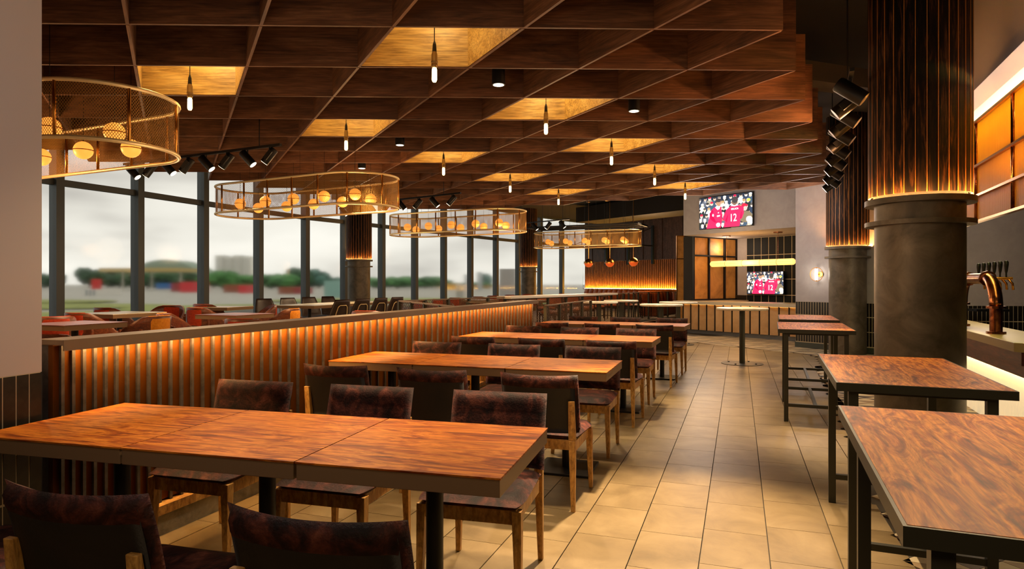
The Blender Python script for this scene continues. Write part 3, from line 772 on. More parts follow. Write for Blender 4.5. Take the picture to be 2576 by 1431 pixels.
# ------------------------------------------------------------------ televisions
def tv_image(w=208, h=117):
    rs = np.random.RandomState(3); im = np.zeros((h, w, 3)); im[:] = (.02, .03, .05)
    yy, xx = np.mgrid[0:h, 0:w]; X = xx/w; Y = yy/h                # Y down
    def ell(cx, cy, rx, ry, c, q=1): m = ((X-cx)/rx)**2+((Y-cy)/ry)**2 < 1; im[m] = c
    def pol(pts, c):
        m = np.zeros((h, w), bool); n = len(pts)
        for i in range(n):
            (x0, y0), (x1, y1) = pts[i], pts[(i+1) % n]
            if y0 == y1: continue
            cr = ((Y >= min(y0, y1)) & (Y < max(y0, y1))) & (X < x0+(Y-y0)*(x1-x0)/(y1-y0)); m ^= cr
        im[m] = c
    coats = [(.03, .05, .09), (.015, .015, .02), (.12, .13, .16), (.7, .72, .75), (.05, .09, .14), (.02, .03, .03), (.35, .30, .22)]
    skin = [(.85, .55, .42), (.92, .68, .55), (.75, .45, .34)]
    hats = [(.03, .03, .03), (.45, .28, .12), (.6, .02, .06), (.10, .09, .08), (.75, .72, .66)]
    for row in range(6):
        for k in range(11):
            cx = (k+.5*(row % 2)+rs.uniform(-.2, .2))/10.2; cy = .03+row*.17+rs.uniform(-.02, .02)
            c = coats[rs.randint(len(coats))]; ell(cx, cy+.17, .062, .12, c)
            if rs.rand() < .3: pol([(cx-.012, cy+.07), (cx+.012, cy+.07), (cx, cy+.16)], (.85, .86, .9))
            s = skin[rs.randint(3)]; ell(cx, cy+.035, .027, .055, s)
            ell(cx, cy-.005, .029, .034, hats[rs.randint(5)])
            ell(cx-.009, cy+.03, .004, .006, (.2, .1, .08)); ell(cx+.009, cy+.03, .004, .006, (.2, .1, .08))
    ell(.85, .40, .05, .09, (.85, .02, .05)); ell(.87, .47, .035, .07, (.8, .45, .38)); ell(.88, .72, .12, .17, (.22, .17, .10))
    ell(.94, .80, .055, .09, (.9, .8, .7)); ell(.93, .22, .035, .045, (.9, .7, .1))
    R = (.82, .02, .10); D = (.55, .0, .06)
    # player facing the other one
    pol([(.14, 1.0), (.20, .62), (.23, .42), (.30, .33), (.38, .31), (.43, .40), (.45, .60), (.44, .80), (.42, 1.0)], R)
    pol([(.20, .52), (.26, .40), (.33, .70), (.45, .74), (.44, .80), (.30, .82), (.22, .70)], D); pol([(.24, .52), (.29, .48), (.36, .70), (.46, .72), (.455, .79), (.33, .80)], R)
    pol([(.31, .34), (.37, .24), (.41, .30), (.40, .40), (.36, .43)], (.93, .93, .95))
    ell(.385, .20, .052, .115, (.45, .24, .14)); ell(.375, .125, .053, .06, (.05, .04, .04)); ell(.425, .23, .012, .03, (.5, .28, .18))
    ell(.34, .22, .010, .025, (.38, .2, .12)); ell(.405, .175, .008, .009, (.08, .05, .04)); pol([(.405, .255), (.43, .25), (.43, .265), (.41, .27)], (.75, .6, .55))
    ell(.465, .755, .022, .04, (.45, .24, .14)); ell(.37, .90, .04, .07, (.9, .88, .84)); ell(.27, .585, .018, .04, (.95, .95, .97))
    pol([(.34, .60), (.41, .59), (.40, .64), (.35, .65)], (.95, .85, .88)); ell(.375, .52, .012, .018, (.95, .9, .9))
    # player seen from the back
    pol([(.47, 1.0), (.50, .80), (.45, .76), (.52, .46), (.60, .35), (.68, .31), (.76, .35), (.84, .42), (.85, .60), (.81, .78), (.79, .75), (.77, .98), (.76, 1.0)], R)
    pol([(.50, .80), (.55, .62), (.56, .60), (.535, .84)], D); pol([(.78, .75), (.80, .55), (.81, .55), (.80, .78)], D)
    pol([(.61, .35), (.64, .29), (.72, .29), (.75, .35), (.68, .37)], (.93, .93, .95))
    ell(.68, .22, .055, .115, (.22, .12, .08)); ell(.685, .17, .057, .10, (.06, .05, .05)); ell(.625, .24, .010, .028, (.3, .17, .11))
    return im
def tv(loc, rz, w, h, lb):
    t = thing('television', lb, 'television', loc, rz, 'wall televisions')
    put('bezel', MB().box((0, .0, 0), (w, .05, h)), m_black, t, bevel=.003)
    put('wall_bracket', MB().box((0, .05, -.02), (w*.4, .05, h*.3)), m_black, t)
    put('status_bar', MB().box((0, -.012, -h/2-.008), (w*.2, .03, .016)), m_black, t)
    im = tv_image(); H, Wd, _ = im.shape; iw, ih = w-.02, h-.022
    xs = np.linspace(-iw/2, iw/2, Wd+1); zs = np.linspace(ih/2, -ih/2, H+1)
    gx, gz = np.meshgrid(xs, zs); V = np.stack([gx.ravel(), np.full(gx.size, -.0275), gz.ravel()], 1)
    me = bpy.data.meshes.new('screen'); i = np.arange(H)[:, None]*(Wd+1)+np.arange(Wd)[None]
    Fq = np.stack([i, i+Wd+1, i+Wd+2, i+1], -1).reshape(-1, 4)
    me.from_pydata(V.tolist(), [], Fq.tolist())
    ca = me.color_attributes.new('picture', 'FLOAT_COLOR', 'CORNER')
    c = np.repeat(np.concatenate([im.reshape(-1, 3), np.ones((H*Wd, 1))], 1), 4, 0); ca.data.foreach_set('color', c.ravel())
    def b(tr, p):
        a = N(tr, 'ShaderNodeAttribute'); a.attribute_name = 'picture'; tr.links.new(a.outputs[0], p.inputs['Emission Color'])
        p.inputs['Base Color'].default_value = (0, 0, 0, 1); p.inputs['Emission Strength'].default_value = 1.25
    put('screen', me, mat('screen_picture', '#000000', .4, build=b), t)
    for txt, sz, x, z in (('MALACIA', .058, .685, .475), ('12', .25, .655, .83)):
        cu = bpy.data.curves.new('shirt_lettering', 'FONT'); cu.body = txt; cu.size = sz*h*1.28; cu.align_x = 'CENTER'; cu.extrude = .0004; cu.offset = .002*h if txt == '12' else .0012*h
        cu.materials.append(mat('lettering_white', '#ffffff', emit='#ffffff', es=1.1))
        o = bpy.data.objects.new('shirt_lettering', cu); COL.objects.link(o); bpy.context.view_layer.update()
        lm = bpy.data.meshes.new_from_object(o.evaluated_get(bpy.context.evaluated_depsgraph_get())); bpy.data.objects.remove(o)
        lm.name = 'shirt_lettering'
        o = bpy.data.objects.new('shirt_lettering', lm); COL.objects.link(o); o.parent = t; o.location = ((x-.5)*iw, -.029, (.5-z)*ih); o.rotation_euler = (pi/2, 0, 0); o.scale = (.82, 1, 1)
    return t
c = A0+ad*((.183+.674)/2*3.25)-AN*.06
tv((c.x, c.y, 3.167), aang, 1.60, .83, 'larger wall television showing two red shirted footballers, on the grey bulkhead')
c2 = AB+ad*1.94-AN*.03
_p = Vector(((1931-CX)/F, 1)); # second screen on the tiled alcove wall
den = _p.x*ad.y-_p.y*ad.x
# intersection of the sight line with the alcove wall
sol = np.linalg.solve(np.array([[_p.x, -ad.x], [_p.y, -ad.y]]), np.array([AB.x, AB.y])); c2 = _p*float(sol[0])-AN*.11
tv((c2.x, c2.y, 1.36), aang, 1.14, .64, 'smaller television showing footballers, on the blue black tiled alcove wall')
# ------------------------------------------------------------------ serving counter in the alcove
ct = thing('serving_counter', 'beige topped counter with angled bronze front panels below the tube pendant', 'counter', (A0.x, A0.y, 0), aang)
CLN = AL+.06
put('worktop', MB().box((CLN/2-.15, .42, .825), (CLN+.30, 1.0, .082)), m_ctop, ct, bevel=.004)
put('carcass', MB().box((CLN/2-.05, .5, .45), (CLN+.05, .75, .70)), m_amberd, ct)
put('plinth', MB().box((CLN/2-.05, .16, .05), (CLN+.05, .12, .10)), m_plinth, ct)
pw = (CLN+.04)/13
pm = MB().box((0, 0, 0), (pw*.93, .014, .70), rz=.30).mesh('front_panel')
for k in range(13): put('front_panel', pm, m_amberd, ct, loc=((k+.5)*pw-.03, .07, .455))
pf = MB().box((0, 0, 0), (.018, .07, .70)).mesh('panel_fin')
for k in range(14): put('panel_fin', pf, mat('dark_fin', '#1c120a', .5), ct, loc=(k*pw-.03, .04, .455))
put('led_strip', MB().box((CLN/2, .03, .781), (CLN, .012, .006)), mat('counter_led', '#ffcf8a', emit='#ffb35a', es=4), ct)
put('back_ledge', MB().box((.05, 1.55, .85), (.9, 1.3, .03)), m_ctop, ct)
# ------------------------------------------------------------------ bronze glazed doors at the alcove side
B0 = A0+AN*.42; cb = thing('bronze_cabinet', 'tall black framed cabinet with bronze panels beside the serving counter', 'cabinet', (B0.x, B0.y, 0), atan2(AN.y, AN.x))
CWd = 1.93; cols = [0, .66, 1.36, CWd]
put('carcass', MB().box((CWd/2, .2, 1.75), (CWd, .3, 1.78)), m_blackp, cb)
for a_, b_ in zip(cols[:-1], cols[1:]):
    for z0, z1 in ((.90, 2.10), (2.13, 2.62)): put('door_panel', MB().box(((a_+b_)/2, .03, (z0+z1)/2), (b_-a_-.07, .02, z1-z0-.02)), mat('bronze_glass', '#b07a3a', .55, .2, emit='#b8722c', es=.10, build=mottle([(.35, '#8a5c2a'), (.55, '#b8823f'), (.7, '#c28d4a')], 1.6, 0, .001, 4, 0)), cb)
for a_ in cols: put('frame_post', MB().box((a_, .0, 1.76), (.05, .05, 1.76)), m_black, cb)
for z in (.89, 2.115, 2.63): put('frame_rail', MB().box((CWd/2, -.002, z), (CWd, .045, .04)), m_black, cb)
nb = thing('bronze_side_screen', 'narrow bronze glass screen between the slatted wall and the black framed cabinet', 'screen', (5.20, 19.9, 0), .0)
put('glass_panel', MB().box((.0, 0, 1.45), (.20, .02, 2.7)), MATS['bronze_glass'], nb)
for z in (2.1, 2.80, .2): put('frame_rail', MB().box((0, -.01, z), (.24, .04, .03)), m_brass, nb)
for x in (-.11, .11): put('frame_post', MB().box((x, -.01, 1.40), (.03, .04, 2.8)), m_brass, nb)
# ------------------------------------------------------------------ tube pendant
tp = thing('tube_pendant', 'long glowing opal tube pendant over the serving counter', 'pendant light', (5.85, 17.56, 1.88), atan2(-.85, .525))
L0, L1 = -.53, 2.06
put('tube', MB().lathe([(0, L0), (.055, L0), (.078, L0+.03), (.08, L0+.06), (.08, L1-.06), (.078, L1-.03), (.055, L1), (0, L1)], 28), m_opal, tp, True).rotation_euler = (0, pi/2, 0)
for x in (0, .55, 1.1, 1.6): put('band', MB().tube([(x, .083*cos(2*pi*k/24), .083*sin(2*pi*k/24)) for k in range(24)], .004, 5, True), m_copper, tp)
put('seam', MB().cyl((L0+.05, -.081, 0), (L1-.05, -.081, 0), .002, 4), m_copper, tp)
for x in (0, 1.6):
    put('hanger', MB().cyl((x, 0, .08), (x, 0, .745), .004, 6), m_copper, tp); put('canopy', MB().lathe([(0, .735), (.11, .737), (.11, .757), (0, .757)], 20, (x, 0, 0)), m_copper, tp)
lamp('glow_light', 'POINT', tp, (.75, -.3, 0), 26, '#ffb866', .2)
# ------------------------------------------------------------------ wall sconce
rp_ = R0+rd.normalized()*.42; k_ = -Vector((-rd.y, rd.x)).normalized()
_t = Vector(((2059-CX)/F, 1)); sol = np.linalg.solve(np.array([[_t.x, -rd.x], [_t.y, -rd.y]]), np.array([R0.x, R0.y])); sp_ = _t*float(sol[0])
sc = thing('wall_sconce', 'round brass ring sconce with a white glowing tube on the grey wall', 'wall light', (sp_.x, sp_.y, 1.53), rang)
put('wall_plate', MB().cyl((.05, -.002, 0), (.05, -.03, 0), .055, 20), m_brass, sc)
put('ring', MB().tube([(.14*cos(2*pi*k/32), -.07, .14*sin(2*pi*k/32)) for k in range(32)], .006, 6, True), m_brass, sc, True)
put('glow_tube', MB().cyl((0, -.07, -.115), (0, -.07, .115), .028, 16), mat('white_glow', '#ffffff', emit='#fff4e4', es=3.2), sc, 'auto')
put('stem', MB().cyl((0, -.07, -.135), (0, -.07, .135), .008, 8), m_brass, sc); put('arm', MB().cyl((.05, -.02, 0), (.0, -.06, 0), .008, 8), m_brass, sc)
lamp('glow_light', 'POINT', sc, (0, -.2, 0), 3.2, '#fff0dc', .08)
# ------------------------------------------------------------------ bar with taps
bd = Vector((.385, .923)).normalized(); bo = Vector((4.01, 5.145)); ba_ = atan2(bd.y, bd.x); BLn = 6.2
br = thing('bar_counter', 'bar with beige top, stepped mahogany fascia and glowing fluted ivory front', 'bar', (bo.x, bo.y, 0), ba_)
def bpoly(o, bk_): # plan outline, local x along the bar, y<0 is the drinker's right side (staff side)
    return [(o, 0-o), (BLn, 0-o), (BLn, -.50), (.42, -.50), (.42, -2.6), (-.42+o*.6, -2.6), (-.42+o*.6, -.55)]
put('worktop', MB().prism([(0, 0), (BLn, 0), (BLn, -.50), (.35, -.50), (.0, -3.0), (-.55, -3.0), (-.22, -.22)], .80, .875), mat('bar_top', '#a08c62', .35), br, bevel=.004)
put('upper_fascia', MB().prism([(.04, -.06), (BLn, -.06), (BLn, -.45), (.35, -.45), (.05, -3.0), (-.48, -3.0), (-.16, -.26)], .685, .80), m_mahog, br)
put('lower_fascia', MB().prism([(.08, -.12), (BLn, -.12), (BLn, -.42), (.35, -.42), (.05, -3.0), (-.42, -3.0), (-.10, -.30)], .57, .69), m_mahog, br)
body = [(.13, -.19), (BLn, -.19), (BLn, -.42), (.38, -.42), (.08, -3.0), (-.34, -3.0), (-.04, -.36)]
put('front_body', MB().prism(body, 0, .60), mat('ivory_backing', '#d8cba8', .6, emit='#ffe2ac', es=.5), br)  # cove light on this backing and the flutes put in as weak emission
fm = MB().cyl((0, 0, 0), (0, 0, .57), .017, 8).mesh('flute')
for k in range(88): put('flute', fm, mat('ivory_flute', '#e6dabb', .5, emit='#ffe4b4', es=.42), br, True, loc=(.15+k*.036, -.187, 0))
for k in range(5): put('flute', fm, MATS['ivory_flute'], br, True, loc=(.12-k*.033, -.20-k*.033, 0))
put('led_strip', MB().box((BLn/2, -.150, .565), (BLn-.3, .02, .008)), mat('bar_led', '#ffe0a8', emit='#ffd28a', es=9), br)
# tap tower
tt = thing('beer_tap_tower', 'copper pipe arch beer tower with six black tap handles on the bar', 'beer tap', (0, 0, 0), 0)
q0 = Vector((4.54, 6.04)); q1 = q0+bd*1.24; tt.location = (q0.x, q0.y, .875); tt.rotation_euler = (0, 0, ba_)
LA = 1.24; rB = .27; zf = .25; pr = .055
for x in (0, LA):
    put('post', MB().cyl((x, 0, 0), (x, 0, zf), pr-.004, 24), m_copper, tt, 'auto')
    sg = 1 if x == 0 else -1
    put('elbow', MB().tube([(x+sg*rB*(1-cos(a)), .0, zf+rB*sin(a)) for a in [radians(9*k) for k in range(11)]], pr, 20), m_copper, tt, True)
    for z in (0, zf-.012): put('flange', MB().lathe([(0, 0), (.078, 0), (.078, .022), (0, .022)], 10, (x, 0, z)), m_copper, tt)
put('cross_pipe', MB().cyl((rB, 0, zf+rB), (LA-rB, 0, zf+rB), pr, 24), m_copper, tt, 'auto')
for x in (rB, LA-rB): put('flange', MB().cyl((x-.012, 0, zf+rB), (x+.012, 0, zf+rB), .075, 12), m_copper, tt)
for k in range(6):
    x = .16+k*.185
    tpn = MB().cyl((x, -.03, zf+rB), (x, -.17, zf+rB), .014, 10)
    tpo = put('tap', tpn, m_brass, tt, 'auto')
    put('spout', MB().tube([(x, -.13, zf+rB), (x, -.17, zf+rB-.05), (x, -.175, zf+rB-.11)], .011, 8), m_brass, tpo, True)
    put('tap_handle', MB().lathe([(.008, 0), (.008, .04), (.013, .06), (.021, .12), (.022, .145), (.014, .158), (0, .16)], 12, (x, -.12, zf+rB+.01)), m_black, tpo, 'auto')
# hanging rack of ribbed amber glass above the bar
gp = Vector((4.58, 6.56)); g0 = gp-bd*2.9; gr = thing('glass_gantry', 'brass framed gantry of ribbed amber glass panes above the bar', 'gantry', (g0.x, g0.y, 0), ba_)
GL = 6.0; zs_ = [1.925, 2.165, 2.445, 2.86]; xs_ = [2.9-4.68, 2.9-3.64, 2.9-2.6, 2.9-1.573, 2.9-.53, 2.9+.51, 2.9+1.55, 2.9+2.6]
xs_ = [x for x in xs_ if x > -.2]
for z in zs_: put('rail', MB().box((GL/2, .0, z), (GL, .045, .022)), m_brass, gr)
for x in xs_:
    for y in (0,): put('upright', MB().cyl((x, .0, zs_[0]), (x, .0, zs_[-1]), .016, 10), m_copper, gr, True)
def ribbed(t, p):
    tcn = N(t, 'ShaderNodeTexCoord'); w_ = N(t, 'ShaderNodeTexWave', bands_direction='X'); w_.inputs['Scale'].default_value = 12; w_.inputs['Distortion'].default_value = .3
    t.links.new(tcn.outputs['Object'], w_.inputs['Vector'])
    bump(t, p, w_.outputs['Fac'], .5, .006)
    tr = N(t, 'ShaderNodeBsdfTranslucent'); tr.inputs[0].default_value = lin('#f2c458'); t.links.new(p.inputs['Normal'].links[0].from_socket, tr.inputs['Normal'])
    mx = N(t, 'ShaderNodeMixShader'); mx.inputs[0].default_value = .7; out = [n for n in t.nodes if n.type == 'OUTPUT_MATERIAL'][0]
    t.links.new(p.outputs[0], mx.inputs[1]); t.links.new(tr.outputs[0], mx.inputs[2]); t.links.new(mx.outputs[0], out.inputs[0])
m_amber = mat('amber_ribbed_glass', '#cc9f46', .3, build=ribbed)
for a_, b_ in zip(xs_[:-1], xs_[1:]):
    for z0, z1 in zip(zs_[:-1], zs_[1:]): put('glass_pane', MB().box(((a_+b_)/2, -.01, (z0+z1)/2), (b_-a_-.03, .008, z1-z0-.02)), m_amber, gr)
put('back_shade', MB().box((GL/2, -.40, 2.50), (GL, .02, .70)), mat('gantry_back', '#8a6034', .7), gr)
put('led_strip', MB().box((GL/2, -.16, 2.855), (GL, .06, .01)), mat('gantry_led', '#ffe060', emit='#fff08a', es=42), gr)
put('wash_band', MB().box((GL/2, .02, 3.015), (GL, .10, .19)), mat('wash_white', '#ffffff', .6, emit='#f6ecec', es=.22), gr)  # LED wash on the bulkhead put in as a weakly glowing white band
bs = struct('trim_bar_soffit', (g0.x, g0.y, 0), ba_)
put('soffit', MB().box((GL/2+1, -1.6, (3.12+CEIL)/2), (GL+3, 3.2, CEIL-3.12)), mat('soffit_grey', '#a39a96', .9), bs)
put('soffit_underside', MB().box((GL/2+1, -1.7, 3.0), (GL+3, 3.0, .2)), m_blackp, bs)
put('shelf_body', MB().box((0, 0, 0), (.5, .25, .04)), m_black, thing('back_bar_shelf', 'short black shelf on the tiled wall behind the taps', 'shelf', (7.95, 10.75, .90), qang))
# ------------------------------------------------------------------ perforated screens and white ledge
def screen(name, a, b, z0, z1, lb, npost, pitch=.045, mt=None, glow=False, cat='screen'):
    a, b = Vector(a), Vector(b); L = (b-a).length; an = atan2((b-a).y, (b-a).x)
    t = thing(name, lb, cat, (a.x, a.y, 0), an, 'perforated metal screens'); mt = mt or m_perf; H = z1-z0
    put('top_rail', MB().box((L/2, 0, z1), (L, .035, .02)), m_trimw, t); put('bottom_rail', MB().box((L/2, 0, z0), (L, .03, .02)), m_trimw, t)
    for k in range(npost+1): put('post', MB().box((L*k/npost, 0, (z0+z1)/2), (.05, .05, H)), m_barsteel, t)
    m = MB(); n = int(L/pitch); w = pitch*.30; sl = .9
    for k in range(-int(H*sl/pitch)-1, n+int(H*sl/pitch)+2):
        for sg in (-1, 1):
            x0 = k*pitch; x1 = x0+sg*H*sl; zt, zb = z1, z0
            ax_, bx = x0, x1
            # clip to 0..L
            def cl(x, z, x2, z2, lim): t_ = (lim-x)/(x2-x); return lim, z+(z2-z)*t_
            pa, pb = [ax_, zb], [bx, zt]
            if max(pa[0], pb[0]) <= 0 or min(pa[0], pb[0]) >= L: continue
            for p_, q_ in ((pa, pb), (pb, pa)):
                if p_[0] < 0: p_[0], p_[1] = cl(p_[0], p_[1], q_[0], q_[1], 0)
                if p_[0] > L: p_[0], p_[1] = cl(p_[0], p_[1], q_[0], q_[1], L)
            m.add([(pa[0]-w/2, .0, pa[1]), (pa[0]+w/2, 0, pa[1]), (pb[0]+w/2, 0, pb[1]), (pb[0]-w/2, 0, pb[1])], [(0, 1, 2, 3)])
    put('perforated_sheet', m, mt, t, kind='stuff')
    return t
e0, e1 = Vector((-1.77, 10.1)), Vector((-.14, 13.0)); e2 = Vector((2.70, 17.5)); e3 = Vector((4.06, 20.7)); e4 = Vector((5.85, 22.9))
screen('perforated_screen', e0, e1, .2, 1.07, 'perforated bronze screen behind the slatted divider, rising from the black shell chairs', 5, .05)
screen('perforated_screen', (-1.75, 10.05), (-.62, 7.5), .2, 1.07, 'short perforated bronze screen meeting the slatted divider at a slant', 4, .05)
screen('perforated_screen', (-.64, 9.4), (.06, 9.15), .2, 1.07, 'small perforated bronze screen tucked behind the slatted divider end', 2, .05)
screen('perforated_screen', e1, e2, .05, 1.02, 'long perforated bronze screen below the white ledge', 6, .05)
screen('perforated_screen', e2, e3, .16, 1.05, 'perforated bronze screen with slim posts behind the round tables', 5, .06)
screen('perforated_screen', e3, e4, .16, 1.05, 'perforated bronze screen ending at the slatted wall side', 4, .06)
screen('perforated_screen', (.52, 10.0), (1.6, 13.1), .03, 1.0, 'perforated bronze screen turning away from the slatted divider end', 4, .05)
dl = e2-e1; led = thing('white_ledge', 'long white stone ledge capping the perforated screen', 'ledge', (e1.x, e1.y, 0), atan2(dl.y, dl.x))
put('slab', MB().box((dl.length/2, .0, 1.06), (dl.length+.1, .34, .05)), m_white, led, bevel=.004)
put('underside_bar', MB().box((dl.length/2, 0, 1.025), (dl.length, .06, .02)), m_barsteel, led)
stp = thing('timber_step', 'low timber edged plinth under the perforated screens behind the round tables', 'step', (3.0, 18.2, 0), atan2(4.7, 2.85))
put('riser', MB().box((2.75, -.1, .07), (5.6, .05, .14)), m_walnut, stp); put('nosing', MB().box((2.75, -.115, .15), (5.6, .08, .02)), m_ribw, stp)
# ------------------------------------------------------------------ tub chairs on the raised floor
def tub(name, band, lb):
    t = thing(name, lb, 'chair', (0, 0, RZ)); R = .29
    def wall(a, v):       # a angle from the back centre, -1..1 of 125 degrees ; back is -Y
        th = a*radians(128); top = .80-.26*min(1, max(0, (abs(a)-.30)/.55))**1.3
        bot = .50-.10*min(1, abs(a)); r = R*(1+.06*v)
        return (r*sin(th), -r*cos(th)*.95, bot+(top-bot)*v)
    put('shell', MB().slab(lambda u, v: wall(2*u-1, v), .022, 30, 5, 0), m_tubwood, t, True)
    put('fabric_band', MB().slab(lambda u, v: tuple(Vector(wall((u-.5)*.50, v*1.03-.01))*1.0), .04, 8, 5, .08), band, t, True)
    put('seat', MB().slab(lambda u, v: ((u-.5)*.50, (v-.5)*.50+.02, .43), .09, 12, 12, .3), m_redfab, t, True)
    put('seat_ring', MB().tube([(.255*cos(2*pi*k/28), .02+.25*sin(2*pi*k/28), .375) for k in range(28)], .018, 6, True), m_tubwood, t, True)
    for k, (lx, ly) in enumerate(((-.22, -.20), (.22, -.20), (-.24, .17), (.24, .17))):
        top = .66 if ly < 0 else .56
        put('leg', leg((lx*1.12, ly*1.12, top), (lx, ly, 0), .022, .018, .034, .02), m_tubwood, t)
    return t
tr = tub('tub_chair', m_redfab, ''); to = tub('tub_chair', m_orfab, '')
KID[tr.name] = list(tr.children); KID[to.name] = list(to.children)
tubs = [('r', 181, 834, 180+165, 'rust banded tub chair cut by the slatted divider, closest to the pier'),
        ('r', 232, 785, 165+180, 'rust banded tub chair between the brown table and the pale table'),
        ('o', 358, 794, 75, 'mustard banded tub chair turned towards the brown table by the pier'),
        ('r', 412, 770, 180, 'plain backed wooden tub chair with angular arms between the windows'),
        ('o', 460, 788, -80, 'mustard banded tub chair turned towards the middle brown table'),
        ('r', 522, 773, 160+180, 'rust banded tub chair between the small pale table and the brown table'),
        ('r', 292, 773, 165+180, 'rust banded tub chair beyond the large pale table'),
        ('r', 531, 764, 165+180, 'rust banded tub chair touching the small pale table, highest in view'),
        ('o', 702, 776, 80, 'mustard banded tub chair beside the black shell chairs'),
        ('r', 650, 768, 120, 'wooden tub chair edge on behind the mustard banded one'),
        ('r', 640, 799, 165+180, 'rust banded tub chair cut by the divider in front of the middle brown table'),
        ('r', 940, 780, 165+180, 'rust banded tub chair just below the long pale table'),
        ('r', 112, 795, 60, 'wooden tub chair half hidden by the pier')]
first = {'r': True, 'o': True}
def ground(px, ytop, ztop):
    Y = F*(EYE-ztop)/(ytop-HY); return ((px-CX)/F*Y, Y)
for k, px_, yt, dg, lb in tubs:
    g = ground(px_, yt, .96); src = tr if k == 'r' else to
    if first[k]: src.location = (g[0], g[1], RZ); src.rotation_euler = (0, 0, radians(dg)); src['label'] = lb; src['group'] = 'wooden tub chairs with fabric bands'; first[k] = False
    else: dup(src, (g[0], g[1], RZ), radians(dg), lb)
far_l = ['beyond the perforated screen, %s counting from the black chairs' % s for s in ('first', 'second', 'third', 'fourth', 'fifth', 'sixth', 'seventh')]
for q, px_ in enumerate((1068, 1118, 1158, 1214, 1250, 1292, 1332)):
    Y = 14.5+q*1.4; dup(tr, ((px_-CX)/F*Y, Y, RZ), radians(330), 'small rust tub chair top '+far_l[q])
# square tables there
def sq_table(c, a, w, mt_top, lb, l=None):
    l = l or w; t = thing('cafe_table', lb, 'table', (c[0], c[1], RZ), a, 'tables on the raised window side floor'); h = .75
    put('tabletop', MB().box((0, 0, h-.004), (w, l, .008)), mt_top, t); put('edge_band', MB().box((0, 0, h-.034), (w-.008, l-.008, .052)), m_taupe, t)
    for y in ([0] if l < 1.5 else [-l*.33, l*.33]):
        put('pedestal', MB().cyl((0, y, .01), (0, y, h-.06), .035, 14), m_black, t, 'auto'); put('base_plate', MB().box((0, y, .008), (.42, .42, .016)), m_black, t)
m_dtop = mat('red_brown_top', rough=.35, build=wood([(.3, '#6a3322'), (.5, '#8d4c34'), (.7, '#a5624a')], (1, 6, 6), 2.4, 1.2, .05))
m_ptop = mat('pale_oak_top', rough=.35, build=wood([(.3, '#cdb98c'), (.5, '#e6d8b0'), (.7, '#f0e6c6')], (1, 6, 6), 2.4, 1.2, .03))
sq_table((-4.84, 7.13), -radians(21), .72, m_dtop, 'red brown table beside the grey pier')
sq_table((-5.85, 9.6), -radians(21), .88, m_ptop, 'pale oak table between the pier and the second window post')
sq_table((-3.95, 9.2), -radians(21), .74, m_dtop, 'red brown table in the middle between mustard banded chairs')
sq_table((-5.45, 12.1), -radians(12), .80, m_ptop, 'small pale oak table before the third window')
sq_table((-2.3, 7.3), -radians(19), .70, m_ptop, 'pale table edge peeping over the slatted divider')
sq_table((-3.85, 14.25), -radians(16), .95, m_ptop, 'long pale table lined with black shell chairs', 3.3)
sq_table((.4, 16.5), -radians(32), .8, m_ptop, 'pale table behind the perforated screen, hidden by the white ledge')
sq_table((-.9, 17.2), -radians(30), .8, m_ptop, 'pale table beyond the perforated screen under the third lantern')
# black shell chairs
bc = thing('shell_chair', '', 'chair', (0, 0, RZ), group='black shell chairs at the long pale table')
def shb(u, v):
    wv = .50-.17*v**1.8; x = (u-.5)*wv; return (x, -.17-.16*v-.04*(1-(2*u-1)**2)*(1-v*.4)+.02, .43+.44*v)
put('backrest', MB().slab(shb, .03, 12, 10, .15), m_choc, bc, True)
put('seat', MB().slab(lambda u, v: ((u-.5)*.46, -.17+.42*v, .44-.01*v), .06, 10, 10, .25), m_choc, bc, True)
def lp(u, v, o=-.035): p = shb(u, v); return (p[0], p[1]+o, p[2])
put('brass_loop', MB().tube([lp(.24, .0), lp(.24, .40), lp(.26, .66), lp(.33, .74), lp(.67, .74), lp(.74, .66), lp(.76, .40), lp(.76, .0)], .009, 6), m_paleb, bc, True)
for sx in (-1, 1):
    for sy in (-.16, .20): put('leg', MB().cyl((sx*.17, sy, .42), (sx*.20, sy*1.1, 0), .014, 8, .010), m_black, bc)
KID[bc.name] = list(bc.children)
a16 = radians(16); dv_ = Vector((sin(a16), cos(a16))); nv = Vector((cos(a16), -sin(a16))); cc = Vector((-3.85, 14.25)); fs_ = True
for s, nm in ((1, 'with brass loop showing'), (-1, 'on the window side')):
    for k, t_ in enumerate((-1.35, -.55, .25, 1.05)):
        p = cc+dv_*t_+nv*s*.72; rz = -a16+(pi/2 if s > 0 else -pi/2)-.45
        lb = 'black shell chair %s, %s from the divider end of the pale table' % (nm, ordn[k])
        if fs_: bc.location = (p.x, p.y, RZ); bc.rotation_euler = (0, 0, rz); bc['label'] = lb; fs_ = False
        else: dup(bc, (p.x, p.y, RZ), rz, lb)
# ------------------------------------------------------------------ lounge beyond the screens : banquette, stools, tables
bq = thing('banquette', 'tan leather channel backed banquette under the amber lit slats', 'sofa', (SA.x, SA.y, RZ), sang)
put('seat_base', MB().box((SL/2+.1, -.55, .2), (SL-.3, .7, .36)), m_walnut, bq)
put('seat_cushion', MB().slab(lambda u, v: (.25+u*(SL-.3), -.95+.75*v, .42), .13, 30, 6, .06), m_orleather, bq, True)
for k in range(18):
    w_ = (SL-.3)/18
    put('back_channel', MB().slab(lambda u, v: (.25+(k+u)*w_, -.30-.05*sin(pi*u)+.08*v, .42+.46*v), .09, 6, 5, .3), m_orleather, bq, True)
b2 = thing('banquette', 'tan leather banquette seen through the perforated screen near the bronze cabinet', 'sofa', (4.55, 23.2, RZ), atan2(4.2, 2.4))
for k in range(10):
    put('back_channel', MB().slab(lambda u, v: ((k+u)*.42, .0-.05*sin(pi*u), .10+.80*v), .10, 6, 6, .3), m_orleather, b2, True)
